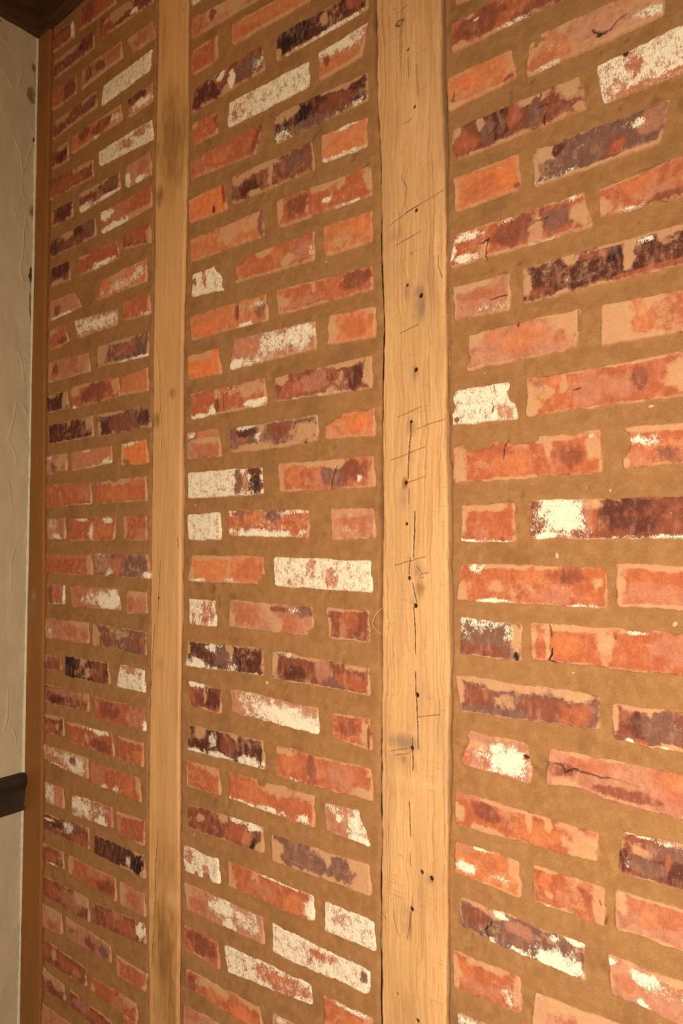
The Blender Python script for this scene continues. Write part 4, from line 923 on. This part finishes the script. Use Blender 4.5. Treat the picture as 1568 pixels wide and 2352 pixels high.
def build_panel(label, data, xl, xr, seed0, phase, ledge=None, redge=None):
    root = empty('brick_panel', (0.5*(xl+xr), 0.0, 0.0))
    tag(root, label, 'brick panel', 'brick panels between the timber posts')
    quads = []; geo = []
    for i, t in enumerate(parse(data)):
        v = [int(a)/2000.0 for a in t[:8]]
        Q = [(v[0], v[1]), (v[2], v[3]), (v[4], v[5]), (v[6], v[7])]
        quads.append(np.array(Q)); geo.append((Q, t[8], t[9:], seed0+i, False))
    # courses the photograph does not reach (above, below and beyond its right edge)
    rng = random.Random(seed0)
    boxes = [(q[:, 0].min(), q[:, 0].max(), q[:, 1].min(), q[:, 1].max()) for q in quads]
    zb = 1.5-18*H
    k = -18
    while True:
        b = 1.5+k*H+0.008; t = b+0.062
        if t > ZT+0.03: break
        if b > 0.0:
            full = (k % 2 == phase)
            x = xl+0.014
            first = True
            while x < xr-0.05:
                ln = 0.228 if (full or not first) else 0.106
                x1 = min(x+ln, xr-0.012)
                if x1-x > 0.035 and not any(x < bx1+0.010 and x1 > bx0-0.010 and b < bz1-0.004 and t > bz0+0.004 for bx0, bx1, bz0, bz1 in boxes):
                    j = lambda: rng.uniform(-0.003, 0.003)
                    Q = [(x+j(), t+j()), (x1+j(), t+j()), (x1+j(), b+j()), (x+j(), b+j())]
                    cc = rng.choice('rrrrobbpdW')
                    bl = ['%s:%.2f,%.2f,%.2f,%.2f,%.2f' % (rng.choice('tbwrop'), rng.random(), rng.random(), rng.uniform(.1, .4), rng.uniform(.1, .4), rng.uniform(.4, 1)) for _ in range(4)]
                    quads.append(np.array(Q)); geo.append((Q, cc, bl, seed0+500+len(geo), True))
                x = x1+0.018; first = False
        k += 1
    # bricks
    cos, fs, at = [], [], {'col': [], 'wht': [], 'haz': []}; off = 0
    for g in geo:
        co, f, a = brick_geo(*g)
        # cut at the frame of the panel
        cos.append(co); fs.append(f+off); off += len(co)
        for n in at: at[n].append(a[n])
    mesh_obj('brickwork', np.concatenate(cos), np.concatenate(fs), M_BRICK, root, {n: np.concatenate(a) for n, a in at.items()})
    # mortar bed
    res = 0.0026*pixel_scale(0.5*(xl+xr))
    zs = np.arange(0.0, ZT+0.004, res*1.05)
    xs = np.linspace(xl-0.02, xr+0.02, int((xr-xl+0.04)/res)+2)
    X, Z = np.meshgrid(xs, zs)
    EL = np.interp(zs, [p[1] for p in ledge], [p[0] for p in ledge])+0.0030 if ledge else np.full(len(zs), xl)
    ER = np.interp(zs, [p[1] for p in redge], [p[0] for p in redge])-0.0048 if redge else np.full(len(zs), xr)
    D = np.full(X.shape, 0.03); DB = np.full(X.shape, 0.03); DA = np.full(X.shape, 0.03)
    for q in quads:
        pad = 0.03
        i0, i1 = np.searchsorted(xs, [q[:, 0].min()-pad, q[:, 0].max()+pad]); j0, j1 = np.searchsorted(zs, [q[:, 1].min()-pad, q[:, 1].max()+pad])
        if i1 <= i0 or j1 <= j0: continue
        xx = X[j0:j1, i0:i1]; zz = Z[j0:j1, i0:i1]
        s = -quad_sdf(q, xx.ravel(), zz.ravel()).reshape(xx.shape)
        D[j0:j1, i0:i1] = np.minimum(D[j0:j1, i0:i1], s)
        t = np.clip((xx-0.5*(q[0, 0]+q[3, 0]))/(0.5*(q[1, 0]+q[2, 0]-q[0, 0]-q[3, 0])), 0, 1)
        ztop = q[0, 1]*(1-t)+q[1, 1]*t; zbot = q[3, 1]*(1-t)+q[2, 1]*t
        side = np.maximum(0, np.maximum(q[:, 0].min()-xx, xx-q[:, 0].max()))*2
        DB[j0:j1, i0:i1] = np.minimum(DB[j0:j1, i0:i1], np.where(zz > (ztop+zbot)/2, np.maximum(zz-ztop, 0)+side, 0.03))
        DA[j0:j1, i0:i1] = np.minimum(DA[j0:j1, i0:i1], np.where(zz <= (ztop+zbot)/2, np.maximum(zbot-zz, 0)+side, 0.03))
    f = DB/(DA+DB+1e-5)
    rec = 0.0002+0.0040*f
    for _ in range(3):          # trowelled smooth
        for ax in (0, 1):
            rec = sum(np.roll(rec, k, ax) for k in (-1, 0, 1))/3.0
    rec = rec.ravel()
    x = X.ravel(); z = Z.ravel()
    y = rec + 0.0008*fbm(x, z, 22, 3, seed0+1)+0.0007*fbm(x, z, 190, 3, seed0+2)
    # gaps along the posts
    el = np.repeat(EL, len(xs)); er = np.repeat(ER, len(xs))
    el = el-0.0022*np.maximum(0, fbm(el*0, z, 7, 3, seed0+14)+0.1)*1.8; er = er+0.0030*np.clip(fbm(er*0, z, 16, 4, seed0+15)+0.2, 0, 1)*1.6
    x = np.clip(x, el, er)
    e = np.minimum(x-el, er-x); gap = (1-sstep(0.0, 0.004, e-0.0015*(1+fbm(x, z, 14, 3, seed0+4))))
    openg = sstep(0.0, 0.5, fbm(x*0, z, 5, 3, seed0+5)+0.15)
    y = y+gap*(0.003+0.014*openg)
    ck = stroke_field(x, z, BRICKCR)
    y = y+0.003*ck
    pits = sstep(0.80, 0.9, vnoise(x*90, z*90, seed0+8))*sstep(0.6, 0.9, vnoise(x*11, z*11, seed0+9))
    y = y+0.0025*pits
    grime = sstep(0.15, 0.6, fbm(x, z, 17, 4, seed0+21))*0.28
    shade_dirt = np.clip(gap*openg*0.9+ck+pits*0.35+grime, 0, 1)  # gap darkening paints shade beside the posts; cracks, pits and grime darken too
    co = np.stack([x, y, z], 1)
    mesh_obj('mortar', co, grid_faces(len(xs), len(zs)), M_MORTAR, root, {'shade_dirt': shade_dirt})
    return root

PANELS = []
PANELS.append(build_panel('far brick panel beside the corner post, narrowest in view with small end bricks', BRICKS_L, -1.425, -0.9545, 1000, 1, P1R, P2L))
PANELS.append(build_panel('middle brick panel, framed by the honey-coloured post and the wide nail-studded post', BRICKS_M, -0.851, -0.3265, 2000, 1, P2R, P3L))
PANELS.append(build_panel('nearest brick panel, right of the wide nail-studded post, with the largest bricks', BRICKS_R, -0.2035, XR, 3000, 1, P3R, None))

# ---------------------------------------------------------------- dark timber above the walls
def plate(name, label, axis, a0, a1, face, zb, seed):
    n = 160; prof = [(0.03, 0.0), (0.004, 0.0), (0.0, 0.004), (0.0, 0.05), (0.0, 0.10), (0.0, 0.16), (0.0, 0.205), (0.004, 0.21), (0.03, 0.21)]
    t = np.linspace(a0, a1, n); g = []
    for k, (dep, dz) in enumerate(prof):
        w = 0.0022*fbm(t, t*0+k*0.3, 14, 3, seed); wz = 0.0025*fbm(t, t*0, 10, 3, seed+4) if dz < 0.01 else 0
        if axis == 'x': g.append(np.stack([t, face+dep+w, zb+dz+wz+t*0], 1))
        else: g.append(np.stack([face-dep-w, t, zb+dz+wz+t*0], 1))
    co = np.stack(g, 1).reshape(-1, 3)
    c0 = co.mean(0)
    o = mesh_obj(name, co, grid_faces(len(prof), n)[:, ::(-1 if axis == "x" else -1)], M_PLATE, origin=c0)
    return tag(o, label, 'beam')
plate('timber_beam', 'dark brown timber beam along the top of the plaster wall', 'y', -2.4, 0.0, XW+0.004, ZT, 61)
plate('timber_beam', 'dark brown timber beam along the top of the brick wall', 'x', XW+0.004, XR, -0.006, ZT, 71)

# ---------------------------------------------------------------- dado rail on the plaster wall
def build_rail():
    prof = [(0.0, 0.0), (0.007, 0.0), (0.010, 0.003), (0.010, 0.008), (0.007, 0.011), (0.006, 0.014), (0.0075, 0.030), (0.0085, 0.045),
            (0.0105, 0.056), (0.0145, 0.064), (0.019, 0.070), (0.0215, 0.077), (0.0215, 0.086), (0.019, 0.093), (0.014, 0.098), (0.0, 0.100)]
    n = 30; t = np.linspace(-2.4, -0.006, n); zb = 0.777
    co = np.stack([np.stack([XW+0.002+d+t*0, t, zb+h+t*0], 1) for d, h in prof], 1).reshape(-1, 3)
    f = [tuple(q) for q in grid_faces(len(prof), n)]
    # close the end by the post with quads fanned to the wall line
    co = list(map(tuple, co)); base = (n-1)*len(prof)
    idx = len(co)
    for d, h in prof: co.append((XW-0.002, t[-1], zb+h))
    for k in range(len(prof)-1):
        f.append((base+k, base+k+1, idx+k+1, idx+k))
    c0 = np.array([XW, -1.2, zb])
    o = mesh_obj('dado_rail', np.array(co), np.array(f), M_RAIL, origin=c0)
    md = o.modifiers.new('edge', 'EDGE_SPLIT'); md.split_angle = math.radians(50)
    tag(o, 'dark painted moulded dado rail on the cream plaster wall', 'rail')
build_rail()

# ---------------------------------------------------------------- straw and loose mortar crumbs
def tube(pts, r):
    pts = [Vector(p) for p in pts]; co = []; f = []; n = 6
    # smooth resample
    out = []
    for i in range(len(pts)-1):
        p0 = pts[max(i-1, 0)]; p1 = pts[i]; p2 = pts[i+1]; p3 = pts[min(i+2, len(pts)-1)]
        for k in range(6):
            s = k/6
            out.append(0.5*((2*p1)+(p2-p0)*s+(2*p0-5*p1+4*p2-p3)*s*s+(3*p1-p0-3*p2+p3)*s**3))
    out.append(pts[-1])
    for i, p in enumerate(out):
        t = (out[min(i+1, len(out)-1)]-out[max(i-1, 0)]).normalized(); a = t.orthogonal().normalized(); b = t.cross(a)
        for k in range(n):
            w = 2*math.pi*k/n; co.append(tuple(p+(a*math.cos(w)+b*math.sin(w))*r))
    for i in range(len(out)-1):
        for k in range(n):
            f.append((i*n+k, i*n+(k+1) % n, (i+1)*n+(k+1) % n, (i+1)*n+k))
    return np.array(co), np.array(f)
co, f = tube([(-0.3250, 0.002, 1.3872), (-0.3256, -0.002, 1.3866), (-0.3355, -0.006, 1.3749), (-0.3393, -0.007, 1.361), (-0.3355, -0.005, 1.3539), (-0.3257, -0.002, 1.3461), (-0.3245, 0.001, 1.3450)], 0.0005)
st = mesh_obj('straw', co, f, M_STRAW, origin=(-0.3256, 0.0, 1.366))
tag(st, 'thin curved strand of straw caught beside the wide nail-studded post', 'straw')

def crumb(x, z, r, seed, parent):
    n, k = 10, 6; a = np.linspace(0, 2*np.pi, n, endpoint=False); rng = np.random.RandomState(seed); co = []
    ang = rng.rand()*np.pi
    for i in range(k+1):
        ph = math.pi*i/k
        rr = r*(math.sin(ph)+0.02)*(0.8+0.4*rng.rand(n))
        px = rr*np.cos(a)*1.3; pz = rr*np.sin(a)*0.8
        co.append(np.stack([x+px*math.cos(ang)-pz*math.sin(ang), 0.003-r*0.5*math.cos(ph)*(0.9+0.2*rng.rand(n)), z+px*math.sin(ang)+pz*math.cos(ang)], 1))
    f = [(i*n+j, i*n+(j+1) % n, (i+1)*n+(j+1) % n, (i+1)*n+j) for i in range(k) for j in range(n)]
    mesh_obj('mortar_crumb', np.concatenate(co), np.array(f), M_LUMP, parent, origin=(x, 0.003, z))
for i, (x, z, r) in enumerate([(0.0161, 1.571, 3), (0.0476, 1.567, 4.5), (-0.027, 1.4792, 4), (0.103, 1.3913, 3), (0.1232, 1.3943, 4), (-0.1451, 1.3876, 1.5), (-0.0064, 1.3188, 1.8), (-0.1358, 1.7554, 1.4), (0.1002, 1.6754, 3)]):
    crumb(x, z, r*0.001, i+1, PANELS[2])
for i, (x, z, r) in enumerate([(-0.8041, 0.8903, 2), (-0.595, 1.2304, 4), (-0.8094, 1.5765, 2.5), (-0.4499, 2.0094, 1.6)]):
    crumb(x, z, r*0.001, i+31, PANELS[1])
